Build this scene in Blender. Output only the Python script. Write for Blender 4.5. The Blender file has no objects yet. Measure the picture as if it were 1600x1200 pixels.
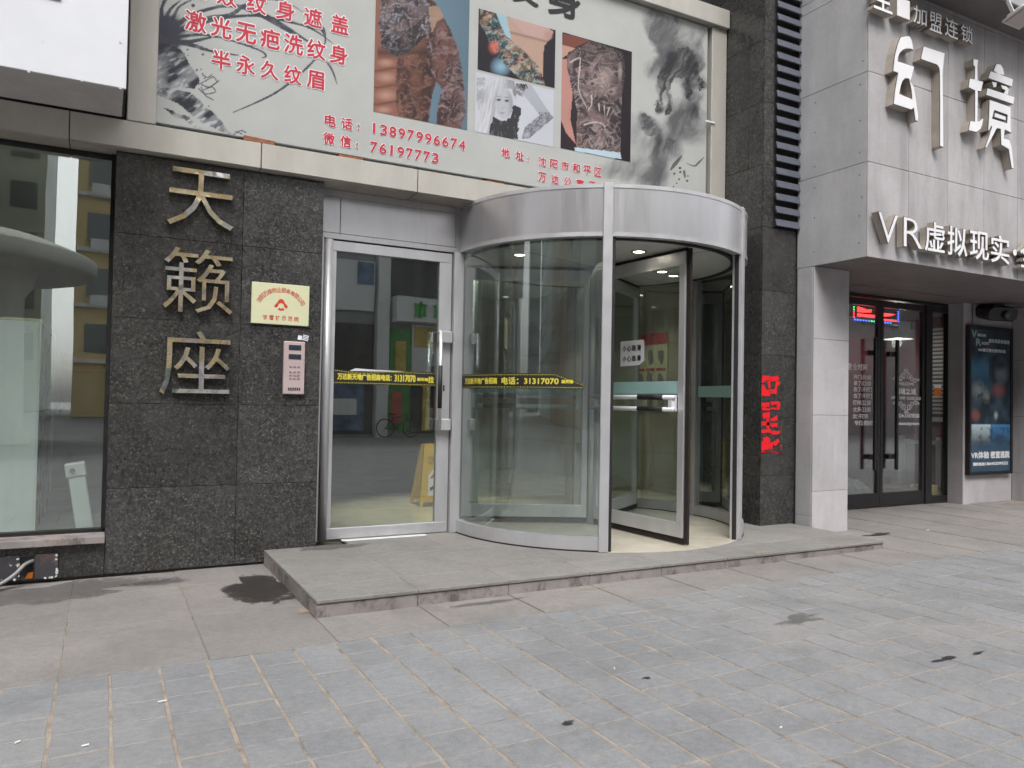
import bpy, bmesh, math, random
import numpy as np
from mathutils import Matrix, Vector

random.seed(7); RNG = np.random.default_rng(11)
scene = bpy.context.scene
COL = scene.collection
R = math.radians
SC = 0.8133            # drawing units -> metres (applied to everything at the very end)
EYE = 1.5              # eye height in drawing units

# ------------------------------------------------------------------ camera
F = 1199.916 / 1600.0
YAW, PITCH, ROLL = R(28.059), R(1.3244), R(1.0396)
cam_d = bpy.data.cameras.new('camera'); cam = bpy.data.objects.new('camera', cam_d); COL.objects.link(cam)
cam_d.sensor_width = 36; cam_d.sensor_fit = 'HORIZONTAL'; cam_d.lens = 36 * F
cam_d.clip_start = 0.05; cam_d.clip_end = 2000
fwd0 = Vector((math.sin(YAW), math.cos(YAW), 0)); right0 = Vector((math.cos(YAW), -math.sin(YAW), 0)); up0 = Vector((0, 0, 1))
fwd = math.cos(PITCH) * fwd0 + math.sin(PITCH) * up0
up = -math.sin(PITCH) * fwd0 + math.cos(PITCH) * up0
cr = math.cos(ROLL) * right0 + math.sin(ROLL) * up
cu = -math.sin(ROLL) * right0 + math.cos(ROLL) * up
cam.matrix_world = Matrix(((cr.x, cu.x, -fwd.x, 0), (cr.y, cu.y, -fwd.y, 0), (cr.z, cu.z, -fwd.z, EYE), (0, 0, 0, 1)))
scene.camera = cam

# ------------------------------------------------------------------ sky, sun, exposure
SUN_EL, SUN_AZ = 52, 205          # azimuth clockwise from +Y
world = bpy.data.worlds.new('World'); scene.world = world; world.use_nodes = True
wn = world.node_tree.nodes; wl = world.node_tree.links; wn.clear()
sky = wn.new('ShaderNodeTexSky'); sky.sky_type = 'NISHITA'; sky.sun_disc = False
sky.sun_elevation = R(SUN_EL); sky.sun_rotation = R(SUN_AZ); sky.air_density = 1.0; sky.dust_density = 4.0; sky.ozone_density = 1.0
hs = wn.new('ShaderNodeHueSaturation'); hs.inputs['Saturation'].default_value = 0.12
bg = wn.new('ShaderNodeBackground'); bg.inputs['Strength'].default_value = 0.15
wo = wn.new('ShaderNodeOutputWorld')
wl.new(sky.outputs[0], hs.inputs['Color']); wl.new(hs.outputs[0], bg.inputs[0]); wl.new(bg.outputs[0], wo.inputs[0])
sun_d = bpy.data.lights.new('sun', 'SUN'); sun_d.energy = 0.8; sun_d.angle = R(30); sun_d.color = (1, 0.985, 0.97)
sun = bpy.data.objects.new('sun', sun_d); COL.objects.link(sun)
sd = Vector((math.sin(R(SUN_AZ)) * math.cos(R(SUN_EL)), math.cos(R(SUN_AZ)) * math.cos(R(SUN_EL)), math.sin(R(SUN_EL))))
sun.rotation_euler = sd.to_track_quat('Z', 'Y').to_euler(); sun.location = (0, 0, 30)
scene.view_settings.view_transform = 'Standard'; scene.view_settings.look = 'None'
scene.view_settings.exposure = 1.03; scene.view_settings.gamma = 1.0
scene.view_settings.use_curve_mapping = False
scene.render.engine = 'CYCLES'
cy = scene.cycles
cy.use_adaptive_sampling = True; cy.adaptive_threshold = 0.035; cy.max_bounces = 8; cy.diffuse_bounces = 3; cy.glossy_bounces = 4; cy.transmission_bounces = 4; cy.transparent_max_bounces = 24
cy.use_denoising = True; cy.caustics_reflective = False; cy.caustics_refractive = False
cy.sample_clamp_indirect = 6.0

# ------------------------------------------------------------------ geometry helpers
def at(u, v, Y):
    """point of the plane Y (parallel to the street front) seen at photo pixel u, v: used to measure traced outlines"""
    d = cr * ((u - 800) / 1199.916) - cu * ((v - 600) / 1199.916) + fwd
    return Vector((0, 0, EYE)) + d * (Y / d.y)
def to_px(X, Y, Z):
    a = X * cr.x + Y * cr.y + (Z - EYE) * cr.z; b = X * cu.x + Y * cu.y + (Z - EYE) * cu.z; c = X * fwd.x + Y * fwd.y + (Z - EYE) * fwd.z
    return 800 + 1199.916 * a / c, 600 - 1199.916 * b / c

W = {}                                        # world position of every object (nothing is rotated)
def place(o, loc, parent=None):
    loc = Vector(loc)
    if parent is not None:
        o.parent = parent; o.location = loc - W[parent.name]
    else:
        o.location = loc
    W[o.name] = loc
def tag(o, label=None, cat=None, group=None, kind=None):
    if label: o['label'] = label
    if cat: o['category'] = cat
    if group: o['group'] = group
    if kind: o['kind'] = kind
    return o
def thing(name, label, cat, loc, group=None, kind=None):
    o = bpy.data.objects.new(name, None); o.empty_display_size = 0.1; COL.objects.link(o)
    place(o, loc); return tag(o, label, cat, group, kind)
def link_mesh(name, me, mat, loc, parent=None, smooth=False):
    if mat is not None:
        me.materials.clear()
        me.materials.append(M[mat] if isinstance(mat, str) else mat)
    if smooth:
        me.polygons.foreach_set('use_smooth', [True] * len(me.polygons))
    o = bpy.data.objects.new(name, me); COL.objects.link(o); place(o, loc, parent); return o

class MB:
    """collects faces in world drawing units"""
    def __init__(s): s.v = []; s.f = []
    def quad(s, a, b, c, d): s.poly((a, b, c, d))
    def poly(s, pts):
        n = len(s.v); s.v += [tuple(p) for p in pts]; s.f.append(tuple(range(n, n + len(pts))))
    def box(s, x0, x1, y0, y1, z0, z1, m=None):
        c = [(x0, y0, z0), (x1, y0, z0), (x1, y1, z0), (x0, y1, z0), (x0, y0, z1), (x1, y0, z1), (x1, y1, z1), (x0, y1, z1)]
        if m is not None: c = [tuple(m @ Vector(p)) for p in c]
        n = len(s.v); s.v += c
        for q in ((0, 3, 2, 1), (4, 5, 6, 7), (0, 1, 5, 4), (1, 2, 6, 5), (2, 3, 7, 6), (3, 0, 4, 7)): s.f.append(tuple(n + i for i in q))
        return s
    def prism(s, pts, y0, y1):
        """outline pts (x,z) in the XZ plane extruded from y0 (front) to y1"""
        n = len(pts); k = len(s.v)
        s.v += [(p[0], y0, p[1]) for p in pts] + [(p[0], y1, p[1]) for p in pts]
        s.f.append(tuple(k + i for i in range(n))); s.f.append(tuple(k + n + i for i in reversed(range(n))))
        for i in range(n):
            j = (i + 1) % n; s.f.append((k + j, k + i, k + n + i, k + n + j))
        return s
    def tube(s, pts, r, seg=8, closed=False):
        pts = [Vector(p) for p in pts]; rings = []
        rr = r if isinstance(r, (list, tuple)) else [r] * len(pts)
        prev = None
        for i, p in enumerate(pts):
            if closed: t = pts[(i + 1) % len(pts)] - pts[i - 1]
            else: t = pts[min(i + 1, len(pts) - 1)] - pts[max(i - 1, 0)]
            t.normalize()
            a = prev - t * prev.dot(t) if prev is not None else t.orthogonal()
            if a.length < 1e-6: a = t.orthogonal()
            a.normalize(); prev = a; b = t.cross(a)
            k = len(s.v); rings.append(k)
            for q in range(seg):
                w = 2 * math.pi * q / seg
                s.v.append(tuple(p + (a * math.cos(w) + b * math.sin(w)) * rr[i]))
        n = len(rings)
        for i in range(n if closed else n - 1):
            k0, k1 = rings[i], rings[(i + 1) % n]
            for q in range(seg):
                q2 = (q + 1) % seg; s.f.append((k0 + q, k0 + q2, k1 + q2, k1 + q))
        if not closed:
            s.f.append(tuple(rings[0] + q for q in reversed(range(seg)))); s.f.append(tuple(rings[-1] + q for q in range(seg)))
        return s
    def arc(s, cx, cyy, r0, r1, a0, a1, z0, z1, n=24):
        """ring sector; outer, inner, top and bottom have vertices of their own so that smooth shading stays clean"""
        A = [a0 + (a1 - a0) * i / n for i in range(n + 1)]
        P = lambda r, a, z: (cx + r * math.cos(a), cyy + r * math.sin(a), z)
        def strip(f0, f1):
            k = len(s.v)
            for a in A: s.v.append(f0(a)); s.v.append(f1(a))
            for i in range(n): s.f.append((k + 2 * i, k + 2 * i + 2, k + 2 * i + 3, k + 2 * i + 1))
        strip(lambda a: P(r1, a, z0), lambda a: P(r1, a, z1)); strip(lambda a: P(r0, a, z1), lambda a: P(r0, a, z0))
        strip(lambda a: P(r1, a, z1), lambda a: P(r0, a, z1)); strip(lambda a: P(r0, a, z0), lambda a: P(r1, a, z0))
        for a, fl in ((a0, 1), (a1, 0)):
            q = [P(r0, a, z0), P(r1, a, z0), P(r1, a, z1), P(r0, a, z1)]
            s.poly(q if fl else q[::-1])
        return s
    def lathe(s, c, prof, seg=20):
        k0 = len(s.v)
        for (r, z) in prof:
            for q in range(seg):
                w = 2 * math.pi * q / seg; s.v.append((c[0] + r * math.cos(w), c[1] + r * math.sin(w), c[2] + z))
        for i in range(len(prof) - 1):
            for q in range(seg):
                q2 = (q + 1) % seg; s.f.append((k0 + i * seg + q, k0 + i * seg + q2, k0 + (i + 1) * seg + q2, k0 + (i + 1) * seg + q))
        return s
    def build(s, name, mat, parent=None, bevel=0.0, smooth=False, loc=None, segs=1, xf=None):
        v = np.array(s.v, float)
        if xf is not None: v = np.array([tuple(xf @ Vector(p)) for p in s.v])
        if loc is None:
            loc = ((v[:, 0].min() + v[:, 0].max()) / 2, (v[:, 1].min() + v[:, 1].max()) / 2, v[:, 2].min())
        loc = Vector(loc); v = v - np.array(loc)
        me = bpy.data.meshes.new(name); me.from_pydata(v.tolist(), [], s.f)
        if bevel > 0:
            bm = bmesh.new(); bm.from_mesh(me)
            bmesh.ops.bevel(bm, geom=bm.edges[:], offset=bevel, segments=segs, affect='EDGES', profile=0.5, clamp_overlap=True)
            bm.to_mesh(me); bm.free()
        me.update()
        return link_mesh(name, me, mat, loc, parent, smooth)

def box(name, x0, x1, y0, y1, z0, z1, mat, parent=None, bevel=0.0, m=None, segs=1):
    b = MB(); b.box(x0, x1, y0, y1, z0, z1, m); return b.build(name, mat, parent, bevel, segs=segs)
def rot_about(p, ax, deg):
    p = Vector(p); return Matrix.Translation(p) @ Matrix.Rotation(R(deg), 4, ax) @ Matrix.Translation(-p)

FONT_CACHE = {}
def glyph(s, offset=0.0, depth=0.0, spacing=1.0, shear=0.0):
    key = (s, offset, depth, spacing, shear)
    if key not in FONT_CACHE:
        c = bpy.data.curves.new('glyph', 'FONT'); c.body = s; c.size = 1; c.extrude = max(depth, 0.0); c.offset = offset
        c.space_character = spacing; c.shear = shear; c.resolution_u = 3
        o = bpy.data.objects.new('glyph', c)
        me = bpy.data.meshes.new_from_object(o)
        v = np.array([p.co[:] for p in me.vertices]) if len(me.vertices) else np.zeros((1, 3))
        f = [tuple(p.vertices) for p in me.polygons]
        bpy.data.objects.remove(o); bpy.data.curves.remove(c); bpy.data.meshes.remove(me)
        FONT_CACHE[key] = (v, f)
    v, f = FONT_CACHE[key]; return v.copy(), f
def text(name, s, x0, x1, z0, z1, Y, mat, parent=None, depth=0.0, offset=0.0, fmap=None, bold=0.0, ring=4, spacing=1.0, keep=False, base=None, shear=0.0, label=None):
    """writing fitted into the rectangle x0..x1, z0..z1 on the plane Y facing the street; depth = thickness towards the street.
    fmap(u, v, w) may carry it onto another surface (u, v in drawing units, w = thickness)"""
    v, f = glyph(s, offset, 0.5 if depth > 0 else 0.0, spacing, shear)
    b = base if base is not None else glyph(s, 0.0, 0.5 if depth > 0 else 0.0, spacing, shear)[0]
    lo, hi = b.min(0), b.max(0)
    sx = (x1 - x0) / (hi[0] - lo[0]); sz = (z1 - z0) / (hi[1] - lo[1])
    if keep: sx = sz = min(sx, sz)
    u = (v[:, 0] - lo[0]) * sx + x0; w = (v[:, 1] - lo[1]) * sz + z0; t = (v[:, 2] + 0.5) * depth if depth > 0 else v[:, 2] * 0
    if bold > 0 and depth == 0:           # heavier strokes: the same writing laid over itself, a hair apart
        k = len(u); sh_ = [(0, 0)] + [(bold * math.cos(2 * math.pi * q / ring), bold * math.sin(2 * math.pi * q / ring)) for q in range(ring)]
        u = np.concatenate([u + a_ for a_, _ in sh_]); w = np.concatenate([w + c_ for _, c_ in sh_]); t = np.concatenate([t + 0.00012 * q for q in range(len(sh_))])
        f = [tuple(i + k * q for i in p) for q in range(len(sh_)) for p in f]
    if fmap is None: P = np.stack([u, Y - t, w], 1)
    else: P = np.array([fmap(a, b_, c) for a, b_, c in zip(u, w, t)])
    loc = Vector(((P[:, 0].min() + P[:, 0].max()) / 2, (P[:, 1].min() + P[:, 1].max()) / 2, P[:, 2].min()))
    me = bpy.data.meshes.new(name); me.from_pydata((P - np.array(loc)).tolist(), [], f); me.update()
    o = link_mesh(name, me, mat, loc, parent)
    if label: o['label'] = label
    return o

# ------------------------------------------------------------------ materials
M = {}
def srgb(r, g, b):
    f = lambda c: (c / 255 / 12.92) if c / 255 <= 0.04045 else ((c / 255 + 0.055) / 1.055) ** 2.4
    return (f(r), f(g), f(b))
class NT:
    def __init__(s, name):
        s.m = bpy.data.materials.new(name); s.m.use_nodes = True; s.n = s.m.node_tree.nodes; s.l = s.m.node_tree.links; s.n.clear()
        s.out = s.n.new('ShaderNodeOutputMaterial'); s.p = s.n.new('ShaderNodeBsdfPrincipled'); s.l.new(s.p.outputs[0], s.out.inputs[0])
        M[name] = s.m
    def pos(s, scale=(1, 1, 1)):
        g = s.n.new('ShaderNodeNewGeometry')
        if scale == (1, 1, 1): return g.outputs['Position']
        m = s.n.new('ShaderNodeVectorMath'); m.operation = 'MULTIPLY'; s.l.new(g.outputs['Position'], m.inputs[0]); m.inputs[1].default_value = scale
        return m.outputs[0]
    def noise(s, scale, detail=4, rough=0.6, vec=None, dist=0.0):
        t = s.n.new('ShaderNodeTexNoise'); t.inputs['Scale'].default_value = scale; t.inputs['Detail'].default_value = detail
        t.inputs['Roughness'].default_value = rough; t.inputs['Distortion'].default_value = dist
        s.l.new(vec if vec is not None else s.pos(), t.inputs['Vector']); return t.outputs['Fac']
    def vor(s, scale, vec=None, feature='F1', out='Distance', rnd=1.0):
        t = s.n.new('ShaderNodeTexVoronoi'); t.feature = feature; t.inputs['Scale'].default_value = scale; t.inputs['Randomness'].default_value = rnd
        s.l.new(vec if vec is not None else s.pos(), t.inputs['Vector']); return t.outputs[out]
    def ramp(s, fac, stops, interp='LINEAR'):
        t = s.n.new('ShaderNodeValToRGB'); t.color_ramp.interpolation = interp; e = t.color_ramp.elements
        while len(e) < len(stops): e.new(0.5)
        for i, (p, c) in enumerate(stops):
            e[i].position = p; e[i].color = (c, c, c, 1) if isinstance(c, (int, float)) else (*c, 1)
        s.l.new(fac, t.inputs[0]); return t.outputs[0]
    def mix(s, fac, a, b, mode='MIX'):
        t = s.n.new('ShaderNodeMix'); t.data_type = 'RGBA'; t.blend_type = mode
        for sock, val in ((t.inputs[0], fac), (t.inputs[6], a), (t.inputs[7], b)):
            if hasattr(val, 'links') or hasattr(val, 'is_linked'): s.l.new(val, sock)
            elif isinstance(val, (int, float)): sock.default_value = val if sock == t.inputs[0] else (val, val, val, 1)
            else: sock.default_value = (*val, 1)
        return t.outputs[2]
    def math(s, op, a, b=0.0, c=None):
        t = s.n.new('ShaderNodeMath'); t.operation = op
        for i, val in enumerate((a, b) if c is None else (a, b, c)):
            if hasattr(val, 'is_linked'): s.l.new(val, t.inputs[i])
            else: t.inputs[i].default_value = val
        return t.outputs[0]
    def set(s, color=None, rough=None, metal=None, spec=None):
        for key, val in (('Base Color', color), ('Roughness', rough), ('Metallic', metal), ('Specular IOR Level', spec)):
            if val is None: continue
            if hasattr(val, 'is_linked'): s.l.new(val, s.p.inputs[key])
            elif key == 'Base Color': s.p.inputs[key].default_value = (*val, 1)
            else: s.p.inputs[key].default_value = val
        return s
    def bump(s, h, strength=0.3, dist=0.01):
        t = s.n.new('ShaderNodeBump'); t.inputs['Strength'].default_value = strength; t.inputs['Distance'].default_value = dist
        s.l.new(h, t.inputs['Height']); s.l.new(t.outputs[0], s.p.inputs['Normal']); return s
def rgbmul(c, k): return tuple(x * k for x in c)

def plain(name, col, rough=0.5, metal=0.0, var=0.12, scale=6.0, spec=0.5, fine=0.0):
    t = NT(name); n = t.noise(scale, 5, 0.65)
    f = t.ramp(n, [(0.3, 1 - var), (0.7, 1 + var * 0.4)])
    c = t.mix(1.0, col, f, 'MULTIPLY')
    if fine: c = t.mix(1.0, c, t.ramp(t.noise(160, 2, 0.5), [(0.3, 1 - fine), (0.7, 1 + fine)]), 'MULTIPLY')
    t.set(c, t.ramp(t.noise(scale * 2.3, 3), [(0.3, max(rough - 0.08, 0.02)), (0.7, min(rough + 0.08, 1))]), metal, spec); return t

def granite(name, k=1.0):
    t = NT(name)
    base = t.ramp(t.noise(34, 6, 0.7), [(0.30, rgbmul((0.020, 0.019, 0.019), k)), (0.52, rgbmul((0.045, 0.045, 0.045), k)), (0.75, rgbmul((0.080, 0.079, 0.076), k))])
    sep = t.n.new('ShaderNodeSeparateColor'); t.l.new(t.vor(70, None, 'F1', 'Color'), sep.inputs[0])
    f1 = t.ramp(t.noise(85, 3, 0.55, dist=0.8), [(0.57, 0.0), (0.70, 1.0)]); f2 = t.ramp(t.noise(38, 4, 0.6, dist=1.0), [(0.60, 0.0), (0.72, 1.0)])
    c = t.mix(t.math('MULTIPLY', f1, 0.55), base, rgbmul((0.30, 0.265, 0.21), k)); c = t.mix(t.math('MULTIPLY', f2, 0.45), c, rgbmul((0.17, 0.155, 0.125), k))
    dk = t.ramp(sep.outputs[1], [(0.0, 1.0), (0.25, 1.0), (0.32, 0.0), (1, 0.0)])
    c = t.mix(t.math('MULTIPLY', dk, 0.5), c, rgbmul((0.012, 0.012, 0.013), k))
    c = t.mix(1.0, c, t.ramp(t.n.new('ShaderNodeObjectInfo').outputs['Random'], [(0, 0.78), (1, 1.18)]), 'MULTIPLY')
    # dusty film and scrapes
    dust = t.ramp(t.noise(1.7, 6, 0.7), [(0.45, 0.0), (0.75, 0.22)])
    c = t.mix(dust, c, (0.16, 0.15, 0.145))
    scr = t.ramp(t.noise(7, 8, 0.75, t.pos((1, 1, 3.2))), [(0.70, 0.0), (0.74, 0.35)])
    c = t.mix(scr, c, (0.25, 0.24, 0.23))
    t.set(c, t.ramp(t.noise(5, 5), [(0.3, 0.14), (0.7, 0.34)]), 0.0, 0.5)
    t.bump(t.noise(120, 2), 0.05, 0.002); return t
granite('granite', 1.0); 

t = NT('alu')
st = t.noise(5, 5, 0.6, t.pos((1, 1, 0.35)))
t.set(t.mix(1.0, (0.60, 0.595, 0.61), t.ramp(st, [(0.3, 0.86), (0.7, 1.04)]), 'MULTIPLY'), t.ramp(t.noise(9, 4), [(0.3, 0.36), (0.7, 0.5)]), 0.55, 0.5)
t = NT('alu_fascia')     # satin panels with pinkish tints and weather streaks
st = t.noise(3.1, 5, 0.6, t.pos((1, 1, 0.3)))
c = t.mix(1.0, (0.60, 0.595, 0.61), t.ramp(st, [(0.3, 0.88), (0.7, 1.05)]), 'MULTIPLY')
c = t.mix(t.ramp(t.noise(1.3, 3), [(0.5, 0.0), (0.8, 0.4)]), c, (0.62, 0.54, 0.55))
c = t.mix(t.ramp(t.noise(16, 5, 0.7, t.pos((1, 1, 0.12))), [(0.55, 0.0), (0.75, 0.30)]), c, (0.33, 0.31, 0.31))
c = t.mix(t.ramp(t.noise(40, 4, 0.7), [(0.68, 0.0), (0.72, 0.4)]), c, (0.25, 0.23, 0.22))
t.set(c, t.ramp(t.noise(60, 3, 0.5, t.pos((1, 1, 0.04))), [(0.3, 0.30), (0.7, 0.38)]), 0.75)
t = NT('beige_panel')
st = t.noise(4, 6, 0.65, t.pos((1, 1, 0.4)))
c = t.mix(1.0, (0.50, 0.475, 0.425), t.ramp(st, [(0.3, 0.84), (0.72, 1.05)]), 'MULTIPLY')
c = t.mix(t.ramp(t.noise(9, 7, 0.75), [(0.62, 0.0), (0.78, 0.4)]), c, (0.30, 0.25, 0.20))
t.set(c, 0.42, 0.15)
plain('beige_soffit', (0.46, 0.42, 0.37), 0.6, 0, 0.3, 4)
plain('white_box', (0.72, 0.73, 0.76), 0.35, 0, 0.06, 2)
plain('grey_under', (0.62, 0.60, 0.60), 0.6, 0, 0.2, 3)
plain('dark_gap', (0.012, 0.012, 0.012), 0.8, 0, 0.2, 5)
plain('rubber', (0.016, 0.014, 0.015), 0.6, 0, 0.25, 9)
plain('brush', (0.020, 0.014, 0.013), 0.95, 0, 0.4, 60)
plain('black_metal', (0.018, 0.016, 0.017), 0.4, 0, 0.25, 6)
plain('blue_slat', (0.115, 0.125, 0.155), 0.45, 0.1, 0.2, 5)
plain('steel', (0.62, 0.60, 0.60), 0.25, 0.9, 0.12, 14)
plain('brick', (0.30, 0.12, 0.065), 0.9, 0, 0.4, 22, fine=0.2)
plain('white_paint', (0.72, 0.73, 0.72), 0.5, 0, 0.10, 7)
plain('paper', (0.80, 0.80, 0.86), 0.8, 0, 0.05, 6)
plain('ink_black', (0.012, 0.012, 0.013), 0.6, 0, 0.1, 10)
plain('ink_red', (0.52, 0.018, 0.045), 0.55, 0, 0.1, 10)
plain('ink_white', (0.82, 0.80, 0.80), 0.5, 0, 0.05, 10)
plain('ink_yellow', (0.72, 0.62, 0.06), 0.5, 0, 0.1, 10)
plain('ink_red_plaque', (0.62, 0.05, 0.025), 0.5, 0, 0.1, 10)
plain('plaque_cream', (0.66, 0.66, 0.43), 0.4, 0, 0.05, 7)
plain('intercom_pink', (0.55, 0.43, 0.42), 0.35, 0.15, 0.06, 8)
plain('lcd', (0.035, 0.045, 0.06), 0.2, 0, 0.2, 20)
plain('button_grey', (0.30, 0.27, 0.27), 0.4, 0.3, 0.1, 20)
plain('yellow_plastic', (0.72, 0.45, 0.02), 0.45, 0, 0.1, 8)
plain('orange', (0.75, 0.20, 0.02), 0.5, 0, 0.1, 8)
plain('frosted_band', (0.32, 0.50, 0.49), 0.7, 0, 0.05, 4)
plain('letter_face', (0.80, 0.79, 0.80), 0.4, 0, 0.06, 4)
plain('letter_side', (0.42, 0.37, 0.32), 0.45, 0.1, 0.25, 5)
plain('dark_edge', (0.05, 0.045, 0.05), 0.5, 0, 0.2, 9)
plain('lamp_grey', (0.48, 0.46, 0.46), 0.45, 0.2, 0.2, 8)
plain('lamp_glass', (0.45, 0.38, 0.37), 0.15, 0, 0.1, 8)
plain('cream_marble', (0.62, 0.57, 0.47), 0.18, 0, 0.12, 2.5)
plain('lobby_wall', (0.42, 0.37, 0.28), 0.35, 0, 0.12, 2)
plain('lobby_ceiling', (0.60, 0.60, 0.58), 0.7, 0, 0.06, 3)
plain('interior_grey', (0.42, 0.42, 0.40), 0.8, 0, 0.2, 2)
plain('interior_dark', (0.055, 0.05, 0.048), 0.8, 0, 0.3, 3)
plain('red_wall', (0.22, 0.03, 0.048), 0.6, 0, 0.35, 2.2)
plain('cabinet_white', (0.70, 0.76, 0.76), 0.4, 0, 0.05, 3)
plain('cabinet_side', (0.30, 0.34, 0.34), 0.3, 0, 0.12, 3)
plain('cloth_pale', (0.45, 0.47, 0.52), 0.9, 0, 0.3, 12)
plain('cable_black', (0.015, 0.015, 0.017), 0.5, 0, 0.2, 12)
plain('cable_grey', (0.28, 0.27, 0.27), 0.5, 0, 0.2, 12)
plain('wood', (0.22, 0.11, 0.05), 0.6, 0, 0.3, 12)
plain('butt', (0.75, 0.72, 0.68), 0.9, 0, 0.1, 30)
plain('green_ink', (0.05, 0.42, 0.06), 0.5, 0, 0.1, 5)
plain('shop_white', (0.80, 0.80, 0.80), 0.5, 0, 0.12, 1.2)
plain('shop_grey', (0.33, 0.33, 0.335), 0.6, 0, 0.15, 0.8)
plain('shop_dark', (0.05, 0.05, 0.055), 0.3, 0, 0.4, 0.9)
plain('tower_grey', (0.27, 0.28, 0.29), 0.6, 0, 0.15, 0.2)
plain('tower_yellow', (0.80, 0.62, 0.30), 0.8, 0, 0.12, 0.3)
plain('tower_brick', (0.30, 0.15, 0.11), 0.8, 0, 0.15, 0.3)
plain('tower_green', (0.46, 0.53, 0.51), 0.5, 0, 0.15, 0.2)
plain('concrete', (0.62, 0.60, 0.54), 0.8, 0, 0.2, 1.0)
plain('tyre', (0.015, 0.015, 0.015), 0.7, 0, 0.2, 20)
plain('pane_far', (0.10, 0.125, 0.13), 0.12, 0, 0.5, 0.4, spec=0.8)
plain('ad_green', (0.08, 0.36, 0.08), 0.4, 0, 0.5, 1.6)
plain('ad_blue', (0.14, 0.24, 0.40), 0.3, 0, 0.8, 2.0)
plain('ad_yellow', (0.75, 0.55, 0.10), 0.4, 0, 0.5, 2.4)
plain('ad_red', (0.65, 0.10, 0.07), 0.4, 0, 0.5, 2.4)
t = NT('mortar')       # sandy joints, dirty in patches
c = t.ramp(t.noise(7, 6, 0.75), [(0.34, (0.17, 0.145, 0.125)), (0.5, (0.31, 0.26, 0.21)), (0.68, (0.40, 0.33, 0.265))]); t.set(c, 0.95, 0, 0.2); t.bump(t.noise(90, 3), 0.4, 0.004)
plain('backing', (0.06, 0.055, 0.05), 0.9, 0, 0.2, 9)

def cement(name, col, streak=0.6):
    t = NT(name)
    g = t.n.new('ShaderNodeObjectInfo')
    rnd = t.ramp(g.outputs['Random'], [(0, 0.90), (1, 1.06)])
    c = t.mix(1.0, col, rnd, 'MULTIPLY')
    c = t.mix(1.0, c, t.ramp(t.noise(2.2, 6, 0.7), [(0.3, 0.84), (0.7, 1.06)]), 'MULTIPLY')
    sx = t.noise(5.0, 5, 0.65, t.pos((1, 1, 0.16)))
    c = t.mix(t.ramp(sx, [(0.46, 0.0), (0.66, streak)]), c, rgbmul(col, 0.62))
    sx2 = t.noise(7.0, 4, 0.6, t.pos((1, 1, 0.10)))
    c = t.mix(t.ramp(sx2, [(0.62, 0.0), (0.75, streak * 0.7)]), c, rgbmul(col, 1.35))
    c = t.mix(1.0, c, t.ramp(t.noise(90, 3, 0.6), [(0.3, 0.94), (0.7, 1.05)]), 'MULTIPLY')
    t.set(c, 0.62, 0.0, 0.4); t.bump(t.noise(60, 4), 0.08, 0.003); return t
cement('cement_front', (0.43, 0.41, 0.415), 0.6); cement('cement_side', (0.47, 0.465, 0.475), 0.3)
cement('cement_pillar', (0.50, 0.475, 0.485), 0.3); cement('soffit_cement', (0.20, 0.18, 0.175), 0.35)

def paving(name, col, pitch, stain=0.35, warm=(0.30, 0.25, 0.21), single=False):
    t = NT(name)
    P = t.pos()
    if single: rv = t.n.new('ShaderNodeObjectInfo').outputs['Random']
    else:
        s0 = t.n.new('ShaderNodeVectorMath'); s0.operation = 'ADD'; t.l.new(P, s0.inputs[0]); s0.inputs[1].default_value = (-1.294 * SC, -4.695 * SC, 50)
        s1 = t.n.new('ShaderNodeVectorMath'); s1.operation = 'SNAP'; t.l.new(s0.outputs[0], s1.inputs[0]); s1.inputs[1].default_value = (pitch, pitch, 200)
        rv = t.n.new('ShaderNodeTexWhiteNoise'); t.l.new(s1.outputs[0], rv.inputs['Vector']); rv = rv.outputs['Value']
    c = t.mix(1.0, col, t.ramp(rv, [(0, 0.945), (1, 1.04)]), 'MULTIPLY')
    c = t.mix(1.0, c, t.ramp(t.noise(1.1, 6, 0.7), [(0.3, 0.82), (0.72, 1.10)]), 'MULTIPLY')
    fl = t.noise(34, 5, 0.75, t.pos((0.8, 1, 1)))
    c = t.mix(1.0, c, t.ramp(fl, [(0.28, 0.82), (0.72, 1.14)]), 'MULTIPLY')
    c = t.mix(1.0, c, t.ramp(t.noise(150, 3, 0.7), [(0.3, 0.84), (0.7, 1.14)]), 'MULTIPLY')
    c = t.mix(t.ramp(t.noise(0.55, 5, 0.7), [(0.5, 0.0), (0.78, stain)]), c, warm)
    c = t.mix(t.ramp(t.noise(1.9, 8, 0.72, dist=0.6), [(0.50, 0.0), (0.72, 0.55)]), c, rgbmul(col, 0.55))
    c = t.mix(t.ramp(t.noise(5.5, 7, 0.75), [(0.64, 0.0), (0.73, 0.45)]), c, rgbmul(col, 0.42))
    c = t.mix(t.ramp(t.noise(14, 6, 0.7), [(0.68, 0.0), (0.74, 0.35)]), c, rgbmul(col, 1.7))
    t.set(c, t.ramp(t.noise(3, 4), [(0.3, 0.62), (0.7, 0.82)]), 0, 0.35)
    h = t.mix(0.5, t.noise(70, 4, 0.7), t.noise(18, 4, 0.6)); t.bump(h, 0.35, 0.006); return t
PITCH_T = 0.244
paving('paver', (0.256, 0.259, 0.265), PITCH_T * SC)
paving('slab', (0.262, 0.245, 0.233), 0.6, 0.4, single=True)
paving('step_stone', (0.255, 0.243, 0.230), 0.6, 0.3, single=True)
t = NT('riser_stone')
c = t.mix(1.0, (0.30, 0.27, 0.262), t.ramp(t.noise(3.0, 6, 0.7), [(0.3, 0.7), (0.72, 1.15)]), 'MULTIPLY')
c = t.mix(t.ramp(t.noise(7, 7, 0.75, t.pos((1, 1, 0.7))), [(0.48, 0.0), (0.62, 0.75)]), c, (0.065, 0.057, 0.055))
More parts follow.
